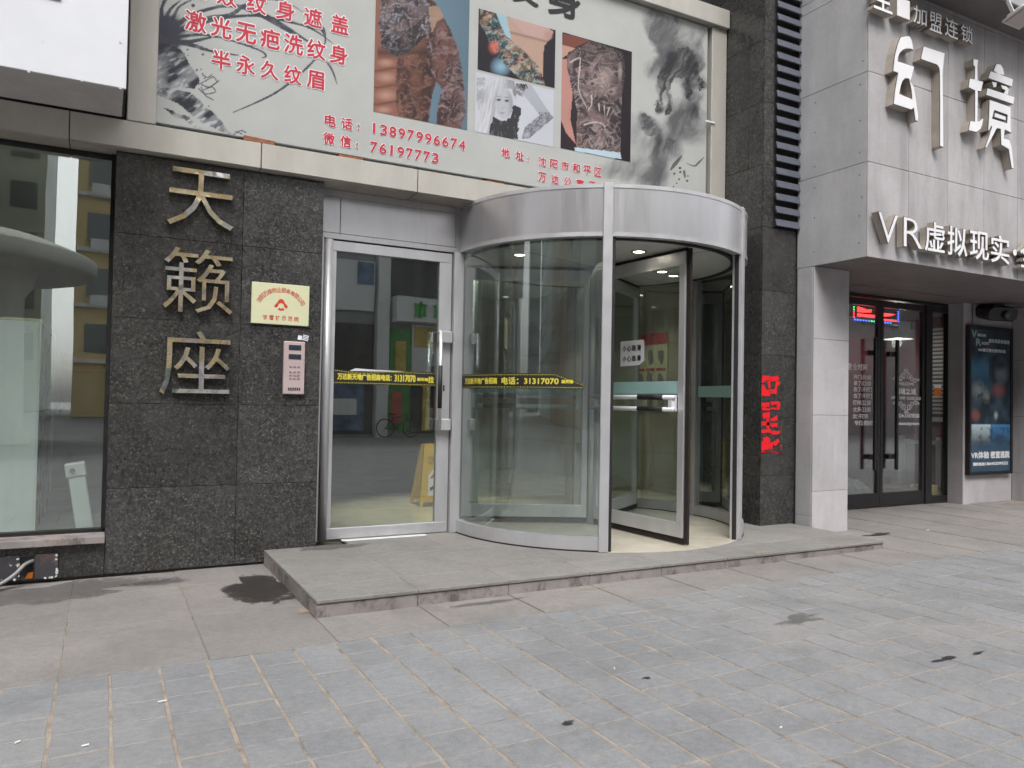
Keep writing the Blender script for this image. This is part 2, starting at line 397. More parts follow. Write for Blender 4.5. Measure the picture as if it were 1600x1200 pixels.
c = t.mix(t.ramp(t.noise(2.1, 3), [(0.55, 0.0), (0.7, 0.3)]), c, (0.33, 0.24, 0.16))
t.set(c, 0.8, 0, 0.3); t.bump(t.noise(60, 5), 0.3, 0.006)

t = NT('ground_far')       # the paving beyond the pieces that are built
br = t.n.new('ShaderNodeTexBrick'); br.offset = 0.0; br.inputs['Scale'].default_value = 1.0
br.inputs['Brick Width'].default_value = PITCH_T * SC; br.inputs['Row Height'].default_value = PITCH_T * SC; br.inputs['Mortar Size'].default_value = 0.006
br.inputs['Color1'].default_value = (0.25, 0.255, 0.265, 1); br.inputs['Color2'].default_value = (0.29, 0.293, 0.305, 1); br.inputs['Mortar'].default_value = (0.30, 0.25, 0.20, 1)
t.l.new(t.pos(), br.inputs['Vector'])
c = t.mix(1.0, br.outputs['Color'], t.ramp(t.noise(0.8, 6, 0.7), [(0.3, 0.8), (0.72, 1.1)]), 'MULTIPLY')
t.set(c, 0.75, 0, 0.35)

def glass(name, tint=(0.86, 0.91, 0.90), boost=1.25, add=0.02, dirt=0.05):
    t = NT(name); n, l = t.n, t.l
    n.remove(t.p)
    tr = n.new('ShaderNodeBsdfTransparent'); tr.inputs[0].default_value = (*tint, 1)
    gl = n.new('ShaderNodeBsdfGlossy'); gl.inputs['Roughness'].default_value = 0.0; gl.inputs[0].default_value = (0.97, 1, 0.99, 1)
    wv = t.noise(1.6, 2, 0.4); bp = n.new('ShaderNodeBump'); bp.inputs['Strength'].default_value = 0.02; bp.inputs['Distance'].default_value = 0.02
    l.new(wv, bp.inputs['Height']); l.new(bp.outputs[0], gl.inputs['Normal'])
    fr = n.new('ShaderNodeFresnel'); gb = n.new('ShaderNodeNewGeometry'); l.new(t.math('MULTIPLY_ADD', gb.outputs['Backfacing'], 1 / 1.5 - 1.5, 1.5), fr.inputs[0])   # same reflection on both faces of a pane
    fa = t.math('MINIMUM', t.math('MULTIPLY_ADD', fr.outputs[0], boost, add), 1.0)
    m1 = n.new('ShaderNodeMixShader'); l.new(fa, m1.inputs[0]); l.new(tr.outputs[0], m1.inputs[1]); l.new(gl.outputs[0], m1.inputs[2])
    df = n.new('ShaderNodeBsdfDiffuse'); df.inputs[0].default_value = (0.55, 0.56, 0.55, 1)
    dn = t.noise(9, 6, 0.7, t.pos((1, 1, 0.08)))
    dfac = t.ramp(dn, [(0.42, dirt * 0.25), (0.75, dirt)])
    m2 = n.new('ShaderNodeMixShader'); l.new(dfac, m2.inputs[0]); l.new(m1.outputs[0], m2.inputs[1]); l.new(df.outputs[0], m2.inputs[2])
    l.new(m2.outputs[0], t.out.inputs[0]); return t
glass('glass', (0.90, 0.94, 0.93), 2.0, 0.05, 0.03); glass('glass_window', (0.94, 0.975, 0.955), 2.2, 0.10, 0.03); glass('glass_door', (0.78, 0.84, 0.82), 2.2, 0.08, 0.025); glass('glass_curved', (0.85, 0.90, 0.89), 1.8, 0.05, 0.04)

t = NT('mirror_steel')     # polished characters, mirrored surroundings painted in as tan and dark patches
pat = t.vor(5.5, None, 'F1', 'Color'); sp = t.n.new('ShaderNodeSeparateColor'); t.l.new(pat, sp.inputs[0])
c = t.ramp(sp.outputs[0], [(0.0, (0.68, 0.56, 0.36)), (0.28, (0.72, 0.64, 0.48)), (0.48, (0.52, 0.44, 0.43)), (0.62, (0.70, 0.68, 0.67)), (0.80, (0.66, 0.54, 0.36)), (0.94, (0.26, 0.29, 0.30))], 'CONSTANT')
c = t.mix(t.ramp(t.noise(11, 4, 0.6), [(0.63, 0.0), (0.67, 0.6)]), c, (0.22, 0.19, 0.19))
t.set(c, t.ramp(t.noise(6, 4), [(0.3, 0.10), (0.7, 0.26)]), 0.8); t.bump(t.noise(5, 2), 0.6, 0.03)

t = NT('spray_red')        # stencilled paint, worn through in places
c = t.mix(t.ramp(t.noise(26, 6, 0.75), [(0.55, 0.0), (0.68, 0.75)]), (0.80, 0.012, 0.02), (0.14, 0.03, 0.03))
t.set(c, 0.6, 0, 0.3)
t = NT('peeling_box')
c = t.mix(t.ramp(t.noise(11, 6, 0.7), [(0.60, 0.0), (0.63, 1.0)]), (0.045, 0.043, 0.05), (0.62, 0.60, 0.58))
c = t.mix(t.ramp(t.noise(5, 5, 0.7), [(0.55, 0.0), (0.7, 0.6)]), c, (0.22, 0.13, 0.10)); t.set(c, 0.6)
def stain(name, col, rough, dens):
    t = NT(name); t.set(col, rough, 0, 0.5); n, l = t.n, t.l
    tc = n.new('ShaderNodeTexCoord'); sub = n.new('ShaderNodeVectorMath'); sub.operation = 'SUBTRACT'; l.new(tc.outputs['Generated'], sub.inputs[0]); sub.inputs[1].default_value = (.5, .5, .5)
    mu = n.new('ShaderNodeVectorMath'); mu.operation = 'MULTIPLY'; l.new(sub.outputs[0], mu.inputs[0]); mu.inputs[1].default_value = (2, 2, 0)
    ln = n.new('ShaderNodeVectorMath'); ln.operation = 'LENGTH'; l.new(mu.outputs[0], ln.inputs[0])
    e = t.math('SUBTRACT', t.math('MULTIPLY_ADD', t.noise(9, 6, 0.75), 1.7, 0.05), ln.outputs['Value'])
    a = t.ramp(e, [(0.0, 0.0), (0.10, dens * .7), (0.45, dens)])
    tr = n.new('ShaderNodeBsdfTransparent'); mx = n.new('ShaderNodeMixShader'); l.new(a, mx.inputs[0]); l.new(tr.outputs[0], mx.inputs[1]); l.new(t.p.outputs[0], mx.inputs[2]); l.new(mx.outputs[0], t.out.inputs[0])
stain('wet_stain', (0.040, 0.035, 0.033), 0.35, 0.92); stain('thin_stain', (0.09, 0.082, 0.078), 0.7, 0.42); stain('sand_thin', (0.40, 0.31, 0.22), 0.95, 0.75)
t = NT('sand'); t.set(t.mix(1.0, (0.36, 0.29, 0.22), t.ramp(t.noise(60, 3), [(0.3, 0.8), (0.7, 1.2)]), 'MULTIPLY'), 0.95, 0, 0.2)
def emit(name, col, s):
    t = NT(name); t.set((0.02, 0.02, 0.02), 0.4)
    t.p.inputs['Emission Color'].default_value = (*col, 1); t.p.inputs['Emission Strength'].default_value = s; return t
emit('lamp_on', (1.0, 0.93, 0.75), 9); emit('led_red', (1.0, 0.03, 0.03), 3.0); emit('led_blue', (0.05, 0.10, 1.0), 3.0); emit('led_green', (0.05, 0.9, 0.2), 1.6)
def printed(name, rough=0.5, k=1.0):
    t = NT(name); a = t.n.new('ShaderNodeVertexColor'); a.layer_name = 'Col'
    t.set(t.mix(1.0, a.outputs[0], t.ramp(t.noise(3, 4), [(0.3, 0.94 * k), (0.7, 1.03 * k)]), 'MULTIPLY'), rough, 0, 0.35); t.bump(t.noise(1.3, 3, 0.5, t.pos((1, 1, 0.6))), 0.35, 0.06); return t
printed('print_matt', 0.55, 1.0); printed('print_gloss', 0.3, 1.7)  # gloss print: colours raised so the poster looks lit

# ------------------------------------------------------------------ painting of flat print (numpy -> colour attribute on a grid)
def vnoise(x, y, seed=0):
    xi = np.floor(x).astype(np.int64); yi = np.floor(y).astype(np.int64); xf = x - xi; yf = y - yi
    def h(a, b):
        n = (a * 374761393 + b * 668265263 + seed * 974711) & 0x7fffffff
        n = ((n ^ (n >> 13)) * 1274126177) & 0x7fffffff
        return ((n ^ (n >> 16)) & 0xffff) / 65535.0
    u = xf * xf * (3 - 2 * xf); v = yf * yf * (3 - 2 * yf)
    return (h(xi, yi) * (1 - u) + h(xi + 1, yi) * u) * (1 - v) + (h(xi, yi + 1) * (1 - u) + h(xi + 1, yi + 1) * u) * v
def fbm(x, y, oct=5, seed=0, gain=0.55):
    s = 0; a = 1; tot = 0
    for i in range(oct):
        s = s + a * vnoise(x * 2 ** i, y * 2 ** i, seed + i); tot += a; a *= gain
    return s / tot
def ridged(x, y, seed, oct=4):
    t_ = 0; a = 1; tot = 0
    for i in range(oct):
        t_ = t_ + a * (1 - np.abs(2 * vnoise(x * 2 ** i, y * 2 ** i, seed + i) - 1)) ** 2; tot += a; a *= .6
    return t_ / tot
def poly_mask(x, y, pts):
    m = np.zeros(x.shape, bool); n = len(pts)
    for i in range(n):
        x0, y0 = pts[i]; x1, y1 = pts[(i + 1) % n]
        if y0 == y1: continue
        c = ((y0 > y) != (y1 > y)) & (x < (x1 - x0) * (y - y0) / (y1 - y0) + x0); m ^= c
    return m
def stroke(x, y, pts, w):
    """coverage 0..1 of a brush stroke with width list w"""
    best = np.full(x.shape, -9.0)
    for i in range(len(pts) - 1):
        (x0, y0), (x1, y1) = pts[i], pts[i + 1]; w0, w1 = w[i], w[i + 1]
        dx, dy = x1 - x0, y1 - y0; L = dx * dx + dy * dy + 1e-9
        t = np.clip(((x - x0) * dx + (y - y0) * dy) / L, 0, 1)
        d = np.hypot(x - x0 - t * dx, y - y0 - t * dy)
        best = np.maximum(best, (w0 + (w1 - w0) * t) / 2 - d)
    return np.clip(best / 1.2 + 0.5, 0, 1)
def lay(img, a, col):
    c = np.array(srgb(*col)) if not isinstance(col, np.ndarray) else col
    a = np.asarray(a, float)
    return img * (1 - a[..., None]) + c * a[..., None]
def smooth_path(pts, n=6):
    out = []
    for i in range(len(pts) - 1):
        p0 = np.array(pts[max(i - 1, 0)], float); p1 = np.array(pts[i], float); p2 = np.array(pts[i + 1], float); p3 = np.array(pts[min(i + 2, len(pts) - 1)], float)
        for k in range(n):
            t = k / n
            out.append(tuple(0.5 * ((2 * p1) + (-p0 + p2) * t + (2 * p0 - 5 * p1 + 4 * p2 - p3) * t * t + (-p0 + 3 * p1 - 3 * p2 + p3) * t ** 3)))
    out.append(tuple(pts[-1])); return out
def print_panel(name, x0, x1, z0, z1, Y, nx, nz, painter, mat, parent):
    xs = np.linspace(x0, x1, nx + 1); zs = np.linspace(z0, z1, nz + 1)
    X, Z = np.meshgrid(xs, zs); img = painter(X, Z)
    v = np.stack([X - x0, np.zeros_like(X), Z - z0], -1).reshape(-1, 3)
    idx = np.arange((nx + 1) * (nz + 1)).reshape(nz + 1, nx + 1)
    q = np.stack([idx[:-1, :-1], idx[:-1, 1:], idx[1:, 1:], idx[1:, :-1]], -1).reshape(-1, 4)
    me = bpy.data.meshes.new(name)
    me.vertices.add(len(v)); me.vertices.foreach_set('co', v.ravel())
    me.loops.add(q.size); me.loops.foreach_set('vertex_index', q.ravel().astype(np.int32))
    me.polygons.add(len(q)); me.polygons.foreach_set('loop_start', np.arange(0, q.size, 4, dtype=np.int32))
    me.update()
    ca = me.color_attributes.new('Col', 'FLOAT_COLOR', 'POINT')
    rgba = np.concatenate([np.clip(img, 0, 1).reshape(-1, 3), np.ones((len(v), 1))], 1)
    ca.data.foreach_set('color', rgba.ravel().astype(np.float32))
    return link_mesh(name, me, mat, (x0, Y, z0), parent)

# ================================================================== GROUND
SLOPE = 0.0067
def gz(x): return SLOPE * (min(max(x, -6.0), 16.0) - 1.32)
b = MB(); xs = [-150, -6, 16, 150]
for i in range(3):
    b.quad((xs[i], -150, gz(xs[i]) - 0.035), (xs[i + 1], -150, gz(xs[i + 1]) - 0.035), (xs[i + 1], 40, gz(xs[i + 1]) - 0.035), (xs[i], 40, gz(xs[i]) - 0.035))
ground = b.build('ground', 'ground_far', loc=(0, 0, 0)); tag(ground, kind='structure')

# small square pavers: joint bed, single pavers near the camera, the rest joined
PY1 = 4.695
pav = MB(); px0, px1, py0 = -6.0, 16.0, -6.0
pav.poly([(px0, py0, gz(px0) - 0.0028), (px1, py0, gz(px1) - 0.0028), (px1, PY1, gz(px1) - 0.0028), (px0, PY1, gz(px0) - 0.0028)])
pavement = pav.build('pavement', 'mortar', loc=(0, 0, 0)); tag(pavement, kind='structure')
def tile_mesh(name, sx, sy, h, bev, mat):
    bm = bmesh.new(); bmesh.ops.create_cube(bm, size=1.0)
    for v in bm.verts: v.co = Vector((v.co.x * sx, v.co.y * sy, (v.co.z - 0.5) * h))
    bmesh.ops.delete(bm, geom=[f for f in bm.faces if f.normal.z < -0.5], context='FACES')
    top = [e for e in bm.edges if all(v.co.z > -1e-6 for v in e.verts)]
    bmesh.ops.bevel(bm, geom=top, offset=bev, segments=1, affect='EDGES')
    me = bpy.data.meshes.new(name); bm.to_mesh(me); bm.free(); me.materials.append(M[mat]); return me
tiles = []
nx = int((px1 - px0) / PITCH_T); ny = int((PY1 - py0) / PITCH_T)
i0 = math.floor((px0 - 1.294) / PITCH_T)
for i in range(i0, i0 + nx):
    for j in range(ny):
        cx = 1.294 + (i + 0.5) * PITCH_T; cyy = PY1 - (j + 0.5) * PITCH_T
        d = Vector((cx, cyy, gz(cx) - EYE)).dot(fwd)
        if d > 0.3:
            u, v = to_px(cx, cyy, gz(cx)); vis = -30 < u < 1630 and v < 1260; size = 1 / d ** 3 if vis else 0
        else: size = 0
        tiles.append((size, cx, cyy))
tiles.sort(reverse=True)
variants = [tile_mesh('paver', PITCH_T - w, PITCH_T - 0.55 * w, 0.03, 0.003, 'paver') for w in (0.012, 0.014, 0.017)]
rest = MB()
for k, (s, cx, cyy) in enumerate(tiles):
    dz = random.uniform(-0.0012, 0.0018)
    if k < 300:
        o = bpy.data.objects.new('paver', random.choice(variants)); COL.objects.link(o)
        place(o, (cx + random.uniform(-.0022, .0022), cyy + random.uniform(-.0018, .0018), gz(cx) + dz), pavement); o.rotation_euler = (random.uniform(-.006, .006), random.uniform(-.006, .006), random.uniform(-.008, .008))
    else:
        h = PITCH_T / 2 - random.uniform(0.006, 0.0085); h2 = PITCH_T / 2 - random.uniform(0.0035, 0.005); z = gz(cx) + dz; e = 0.004
        n = len(rest.v)
        rest.v += [(cx - h, cyy - h2, z - .03), (cx + h, cyy - h2, z - .03), (cx + h, cyy + h2, z - .03), (cx - h, cyy + h2, z - .03),
                   (cx - h, cyy - h2, z - e), (cx + h, cyy - h2, z - e), (cx + h, cyy + h2, z - e), (cx - h, cyy + h2, z - e),
                   (cx - h + e, cyy - h2 + e, z), (cx + h - e, cyy - h2 + e, z), (cx + h - e, cyy + h2 - e, z), (cx - h + e, cyy + h2 - e, z)]
        for a in (0, 4):
            for q in range(4): q2 = (q + 1) % 4; rest.f.append((n + a + q, n + a + q2, n + a + 4 + q2, n + a + 4 + q))
        rest.f.append((n + 8, n + 9, n + 10, n + 11))
ro = rest.build('paver', 'paver', pavement, loc=(0, 0, 0)); tag(ro, kind='stuff')

# large slabs along the building
sp = MB(); sp.poly([(px0, PY1, gz(px0) - 0.006), (px1, PY1, gz(px1) - 0.006), (px1, 7.6, gz(px1) - 0.006), (px0, 7.6, gz(px0) - 0.006)])
slabs = sp.build('slab_paving', 'mortar', loc=(0, 0, 0)); tag(slabs, kind='structure')
rows = [(4.70, 5.655), (5.66, 6.60), (6.605, 7.40)]
slabmesh = {}
for r, (y0, y1) in enumerate(rows):
    for k in range(-8, 20):
        x0 = -0.16 + 0.7435 * k; x1 = x0 + 0.738
        if x0 > 1.25 and x1 < 7.2 and r > 0: continue
        cx = (x0 + x1) / 2; key = r
        if key not in slabmesh: slabmesh[key] = tile_mesh('paving_slab', x1 - x0, y1 - y0, 0.03, 0.003, 'slab')
        o = bpy.data.objects.new('paving_slab', slabmesh[key]); COL.objects.link(o)
        place(o, (cx, (y0 + y1) / 2, gz(cx) + random.uniform(-.001, .0015)), slabs)

def blob(name, cx, cyy, rx, ry, mat, parent, seed, z=None, n=36, rough=0.45, lift=0.004, spike=1.0):
    rr = random.Random(seed); ph = [rr.uniform(0, 6.28) for _ in range(6)]; am = [rr.uniform(0.3, 1) / (i + 1.3) for i in range(6)]
    b = MB(); pts = []
    for q in range(n):
        a = 2 * math.pi * q / n; k = 1 + rough * sum(am[i] * math.sin((i + 2) * a + ph[i]) for i in range(6)) + rr.uniform(-.1, .1) * spike
        x = cx + rx * k * math.cos(a); y = cyy + ry * k * math.sin(a)
        pts.append((x, y, (gz(x) if z is None else z) + lift))
    b.poly(pts); return b.build(name, mat, parent)
blob('stain', 1.13, 6.22, 0.24, 0.55, 'wet_stain', slabs, 3)
blob('stain', 0.45, 6.80, 0.30, 0.09, 'thin_stain', slabs, 5)
blob('stain', -0.25, 6.80, 0.75, 0.33, 'thin_stain', slabs, 15, lift=0.0045)
blob('stain', 7.95, 5.85, 0.34, 0.045, 'wet_stain', slabs, 6, rough=0.8)
blob('stain', 2.55, 5.12, 0.25, 0.06, 'thin_stain', slabs, 8)
def gpt(u, v):
    d = cr * ((u - 800) / 1199.916) - cu * ((v - 600) / 1199.916) + fwd; tt = -EYE / d.z; x = d.x * tt
    tt = (gz(x) - EYE) / d.z; return d.x * tt, d.y * tt
for k, (u, v, rx, ry) in enumerate([(1250, 968, .16, .05), (1475, 1031, .07, .02), (1527, 1021, .04, .012), (887, 1131, .025, .015), (1010, 1060, .018, .010)]):
    x, y = gpt(u, v); blob('stain', x, y, rx * 1.5, ry * 1.5, 'wet_stain' if k in (1, 2, 3, 4) else 'thin_stain', pavement, 20 + k, rough=0.7)
for k, (u, v, rx, ry) in enumerate([(476, 955, .035, .10), (650, 944, .20, .012), (930, 920, .25, .010)]):
    x, y = gpt(u, v); blob('sand_drift', x, y, rx, ry, 'sand_thin', slabs, 60 + k, rough=0.6, lift=0.0052)

# ================================================================== ENTRANCE STEP
SH = 0.1255
step = thing('entrance_step', 'low grey stone entrance step with dark nosing in front of the doors', 'step', (4.26, 6.3, 0))
box('step_body', 1.34, 7.19, 5.275, 7.44, 0.0, SH - 0.030, 'backing', step)
xs = [1.32] + [2.06 + 0.7455 * k for k in range(7)] + [7.21]
for a, bb in zip(xs[:-1], xs[1:]):
    box('nosing_slab', a + .0015, bb - .0015, 5.245, 5.672, SH - 0.030, SH + random.uniform(-.001, .001), 'step_stone', step, 0.006)
    box('riser_slab', a + .002, bb - .002, 5.257, 5.275, 0.0, SH - 0.034, 'riser_stone', step, 0.002)
xs2 = [1.32, 2.10, 2.88, 3.66, 4.44, 5.22, 6.0, 6.70, 7.21]
for a, bb in zip(xs2[:-1], xs2[1:]):
    for (y0, y1) in ((5.675, 6.55), (6.553, 7.44 if a > 1.7 else 7.168)):
        x1 = min(bb, 6.695) if y1 > 7 and a > 6 else bb
        box('tread_slab', a + .0012, x1 - .0012, y0, y1, SH - 0.029, SH, 'step_stone', step, 0.003)
box('side_slab', 1.322, 1.34, 5.275, 7.165, 0.0, SH - 0.031, 'riser_stone', step, 0.002)
box('side_slab', 7.19, 7.208, 5.275, 6.19, 0.0, SH - 0.031, 'riser_stone', step, 0.002)
blob('dirt_patch', 1.9, 7.05, 0.30, 0.14, 'thin_stain', step, 91, z=SH)
blob('broken_chip', 5.52, 5.29, 0.07, 0.035, 'sand', step, 92, z=SH, lift=0.003)
ml = box('floor_strip', 2.08, 2.95, 7.30, 7.385, SH + 0.0005, SH + 0.006, 'white_paint', step, 0.002)

# ================================================================== GRANITE BUILDING
bld = thing('granite_building', 'dark speckled granite building front with beige fascia beam above the doors', 'building', (3.3, 7.5, 0))
YW = 7.17
pillar = box('granite_pillar', 0.07, 1.765, YW + 0.02, 7.47, 0.0, 3.53, 'backing', bld)
for (x0, x1) in ((0.052, 1.068), (1.071, 1.785)):
    for z0, z1 in zip([0.02, 0.722, 1.430, 2.147, 2.852], [0.719, 1.427, 2.144, 2.849, 3.532]):
        box('granite_slab', x0, x1, YW + random.uniform(0, .0015), YW + 0.025, z0, z1, 'granite', pillar, 0.002)
for z0, z1 in zip([0.02, 0.722, 1.430, 2.147, 2.852], [0.719, 1.427, 2.144, 2.849, 3.532]):
    box('granite_slab', 0.050, 0.070, YW + 0.027, 7.47, z0, z1, 'granite', pillar)
    box('granite_slab', 1.765, 1.785, YW + 0.027, 7.47, z0, z1, 'granite', pillar)
# plinth below the shop window
plinth = box('plinth', -6.0, 0.049, YW + 0.02, 7.47, 0.0, 0.285, 'backing', bld)
for k in range(9):
    x1 = 0.048 - 0.68 * k; box('granite_slab', x1 - 0.677, x1, YW, YW + 0.02, 0.02, 0.285, 'granite', plinth, 0.002)
# shop window
win = box('window_frame', -6.0, 0.049, 7.33, 7.41, 0.345, 0.375, 'dark_gap', bld)
box('window_frame_side', 0.018, 0.0485, 7.31, 7.43, 0.375, 3.535, 'dark_gap', win)
box('window_frame_head', -6.0, 0.018, 7.33, 7.41, 3.505, 3.535, 'dark_gap', win)
box('sill', -6.0, 0.049, 7.10, 7.47, 0.287, 0.345, 'riser_stone', win, 0.004)
for k in range(3):
    x1 = 0.017 - 2.01 * k; box('glass_pane', x1 - 2.0, x1, 7.36, 7.372, 0.375, 3.505, 'glass_window', win)
    if k: box('mullion', x1, x1 + 0.01, 7.34, 7.40, 0.375, 3.505, 'dark_gap', win)
# fascia beam of beige panels
beam = box('fascia_beam', -6.0, 6.69, 7.10, 7.45, 3.55, 3.76, 'backing', bld)
jx = [-0.291 + 1.4875 * k for k in range(-4, 6)]
for a, bb in zip(jx[:-1], jx[1:]):
    bb2 = min(bb, 6.70)
    if a > 6.6: break
    box('beam_panel', a + .004, bb2 - .004, 7.082, 7.100, 3.545, 3.770, 'beige_panel', beam, 0.003)
    box('soffit_panel', a + .004, bb2 - .004, 7.100, 7.45, 3.537, 3.549, 'beige_soffit', beam, 0.002)
    box('beam_top_panel', a + .004, bb2 - .004, 7.100, 7.30, 3.761, 3.772, 'beige_panel', beam, 0.002)
# upper wall and beige frame round the billboard
upper = box('upper_wall', -6.0, 6.69, 7.35, 7.5, 3.78, 8.0, 'dark_gap', bld)
frm = box('beige_post', 0.118, 0.338, 7.075, 7.30, 3.775, 7.2, 'beige_panel', bld, 0.006)
frm2 = box('beige_post', 6.455, 6.692, 7.07, 7.30, 3.775, 6.13, 'beige_panel', bld, 0.006)
box('dark_gap_strip', 6.41, 6.452, 7.19, 7.30, 3.775, 6.13, 'dark_gap', frm2)  # near-black strip: the darkness of the gap beside the board, as colour
tb = None
for a, bb in ((0.342, 1.95), (1.955, 3.57), (3.575, 5.19), (5.195, 6.69)):
    o = box('top_rail', a, bb, 7.02, 7.30, 6.135, 6.36, 'beige_panel', bld, 0.005)
# transom over the swing door
trans = box('transom_panel', 1.855, 3.225, 7.425, 7.47, 3.055, 3.536, 'backing', bld)
for (x0, x1, z0, z1) in ((1.83, 3.325, 3.057, 3.112), (1.83, 2.005, 3.115, 3.47), (2.009, 3.235, 3.115, 3.47), (3.239, 3.325, 3.115, 3.47), (1.83, 3.325, 3.474, 3.536)):
    box('metal_sheet', x0, x1, 7.395, 7.425, z0, z1, 'alu_fascia', trans, 0.0025)
# swing door
door = box('glass_door', 1.955, 3.075, 7.43, 7.45, SH + 0.115, 2.945, 'glass_door', bld)
tag(door, 'glass swing door in a silver frame left of the revolving door')
box('door_rail', 1.885, 3.212, 7.410, 7.470, 2.945, 3.045, 'alu', door, 0.004)
box('door_rail', 1.885, 3.212, 7.410, 7.470, SH + 0.006, SH + 0.115, 'alu', door, 0.004)
box('door_stile', 3.072, 3.212, 7.412, 7.468, SH + 0.115, 2.945, 'alu', door, 0.004)
box('door_stile', 1.930, 1.985, 7.412, 7.468, SH + 0.115, 2.945, 'alu', door, 0.004)
hp = MB(); hp.tube([(1.90, 7.395, SH + 0.004), (1.90, 7.395, 3.045)], 0.042, 16); hp.build('hinge_post', 'alu', door, smooth=True)
box('door_jamb', 1.790, 1.850, 7.37, 7.47, SH, 3.055, 'alu', door, 0.004)
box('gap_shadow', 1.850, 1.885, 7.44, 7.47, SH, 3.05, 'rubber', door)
for z0, z1 in ((2.10, 2.22), (1.19, 1.31)):
    box('handle_block', 3.055, 3.20, 7.335, 7.410, z0, z1, 'alu', door, 0.006)
hd = MB(); hd.tube([(3.065, 7.325, 1.19), (3.065, 7.325, 2.22)], 0.018, 12); hd.build('handle', 'alu', door, smooth=True)
hd = MB(); hd.tube([(3.065, 7.325, 1.42), (3.065, 7.325, 1.86)], 0.0225, 12); hd.build('handle_grip', 'rubber', door, smooth=True)
hd = MB(); hd.tube([(3.03, 7.56, 1.19), (3.03, 7.56, 2.22)], 0.024, 12); hd.build('inner_handle', 'steel', door, smooth=True)
box('lock', 3.135, 3.150, 7.402, 7.412, 1.60, 1.66, 'dark_edge', door, 0.002)
# post between swing door and revolving door
post = box('door_post', 3.222, 3.330, 7.36, 7.47, SH, 3.056, 'alu', bld, 0.005)
# granite column on the right with louvres
gcol = box('granite_column', 6.725, 7.245, 6.485, 7.47, 0.05, 8.0, 'backing', bld)
zz = [SH - 0.02, 0.70, 1.38, 2.10, 2.85, 3.587, 4.32, 5.05, 5.78, 6.5, 7.2, 8.0]
for z0, z1 in zip(zz[:-1], zz[1:]):
    if z0 < 3.5: box('granite_slab', 6.702, 7.248, 6.46 + random.uniform(0, .0015), 6.485, z0, z1 - .003, 'granite', gcol, 0.002)
    else: box('granite_slab', 6.702, 6.858, 6.46, 6.485, z0, z1 - .003, 'granite', gcol, 0.002)
    box('granite_slab', 6.70, 6.725, 6.487, 6.698, z0, z1 - .003, 'granite', gcol, 0.002)
    box('granite_slab', 6.70, 6.725, 6.701, 7.42, z0, z1 - .003, 'granite', gcol, 0.002)
louv = box('louvre_opening', 6.862, 7.246, 6.468, 6.485, 3.60, 8.0, 'dark_gap', bld)
z = 3.605; k = 0
while z < 7.9:
    b = MB(); b.box(6.865, 7.247, 6.40, 6.415, z, z + 0.085, rot_about((7, 6.40, z), 'X', -14)); b.build('slat', 'blue_slat', louv, 0.002); z += 0.1515
# infill between the drum and the column, lobby and shop interiors
box('infill_panel', 6.56, 6.70, 7.42, 7.47, SH, 3.536, 'dark_gap', bld)
box('drum_head_wall', 3.33, 6.56, 7.46, 7.50, 3.60, 3.78, 'dark_gap', bld)
lob = box('lobby_floor', 1.80, 7.74, 7.445, 15.0, 0.0, SH + 0.001, 'cream_marble', bld)
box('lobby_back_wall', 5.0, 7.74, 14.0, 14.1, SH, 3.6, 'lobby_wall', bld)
box('lobby_back_wall', 1.80, 5.0, 10.8, 14.1, SH, 3.6, 'interior_dark', bld)  # dark block added to keep the lobby behind the swing door dim
lw = box('lobby_side_wall', 7.68, 7.74, 7.53, 14.0, SH, 3.6, 'lobby_wall', bld)
for k in range(3):
    box('wall_joint', 7.674, 7.68, 7.6, 13.9, 0.75 + 0.85 * k, 0.757 + 0.85 * k, 'interior_dark', lw)
box('lobby_partition', 1.70, 1.80, 7.47, 14.0, 0.0, 3.6, 'interior_grey', bld)
box('lobby_ceiling', 1.80, 7.74, 7.50, 14.1, 3.60, 3.65, 'lobby_ceiling', bld)
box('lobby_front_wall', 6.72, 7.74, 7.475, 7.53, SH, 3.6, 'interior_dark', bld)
for (x, y, en, ang) in ((6.6, 9.3, 42, 110), (6.5, 11.4, 45, 110), (3.85, 8.75, 260, 60)):  # last lamp is added, to brighten the yellow floor sign
    dl = MB(); dl.lathe((x, y, 3.592), [(0.0, 0), (0.06, 0), (0.06, .006)], 14); o = dl.build('downlight', 'lamp_on', bld)
    L = bpy.data.lights.new('downlight_lamp', 'SPOT'); L.energy = en; L.spot_size = R(ang); L.spot_blend = 0.6; L.color = (1, 0.9, 0.74); L.shadow_soft_size = 0.05
    lo = bpy.data.objects.new('downlight_lamp', L); COL.objects.link(lo); place(lo, (x, y, 3.56))
box('shop_floor', -6.0, 1.70, 7.42, 12.0, 0.0, 0.30, 'interior_grey', bld)
box('shop_back_wall', -6.0, 1.70, 11.5, 11.6, 0.3, 3.6, 'interior_grey', bld)
box('shop_end_wall', -6.1, -6.0, 7.2, 12.0, 0.0, 8.0, 'interior_grey', bld)
box('shop_ceiling', -6.0, 1.70, 7.47, 12.0, 3.56, 3.62, 'lobby_ceiling', bld)

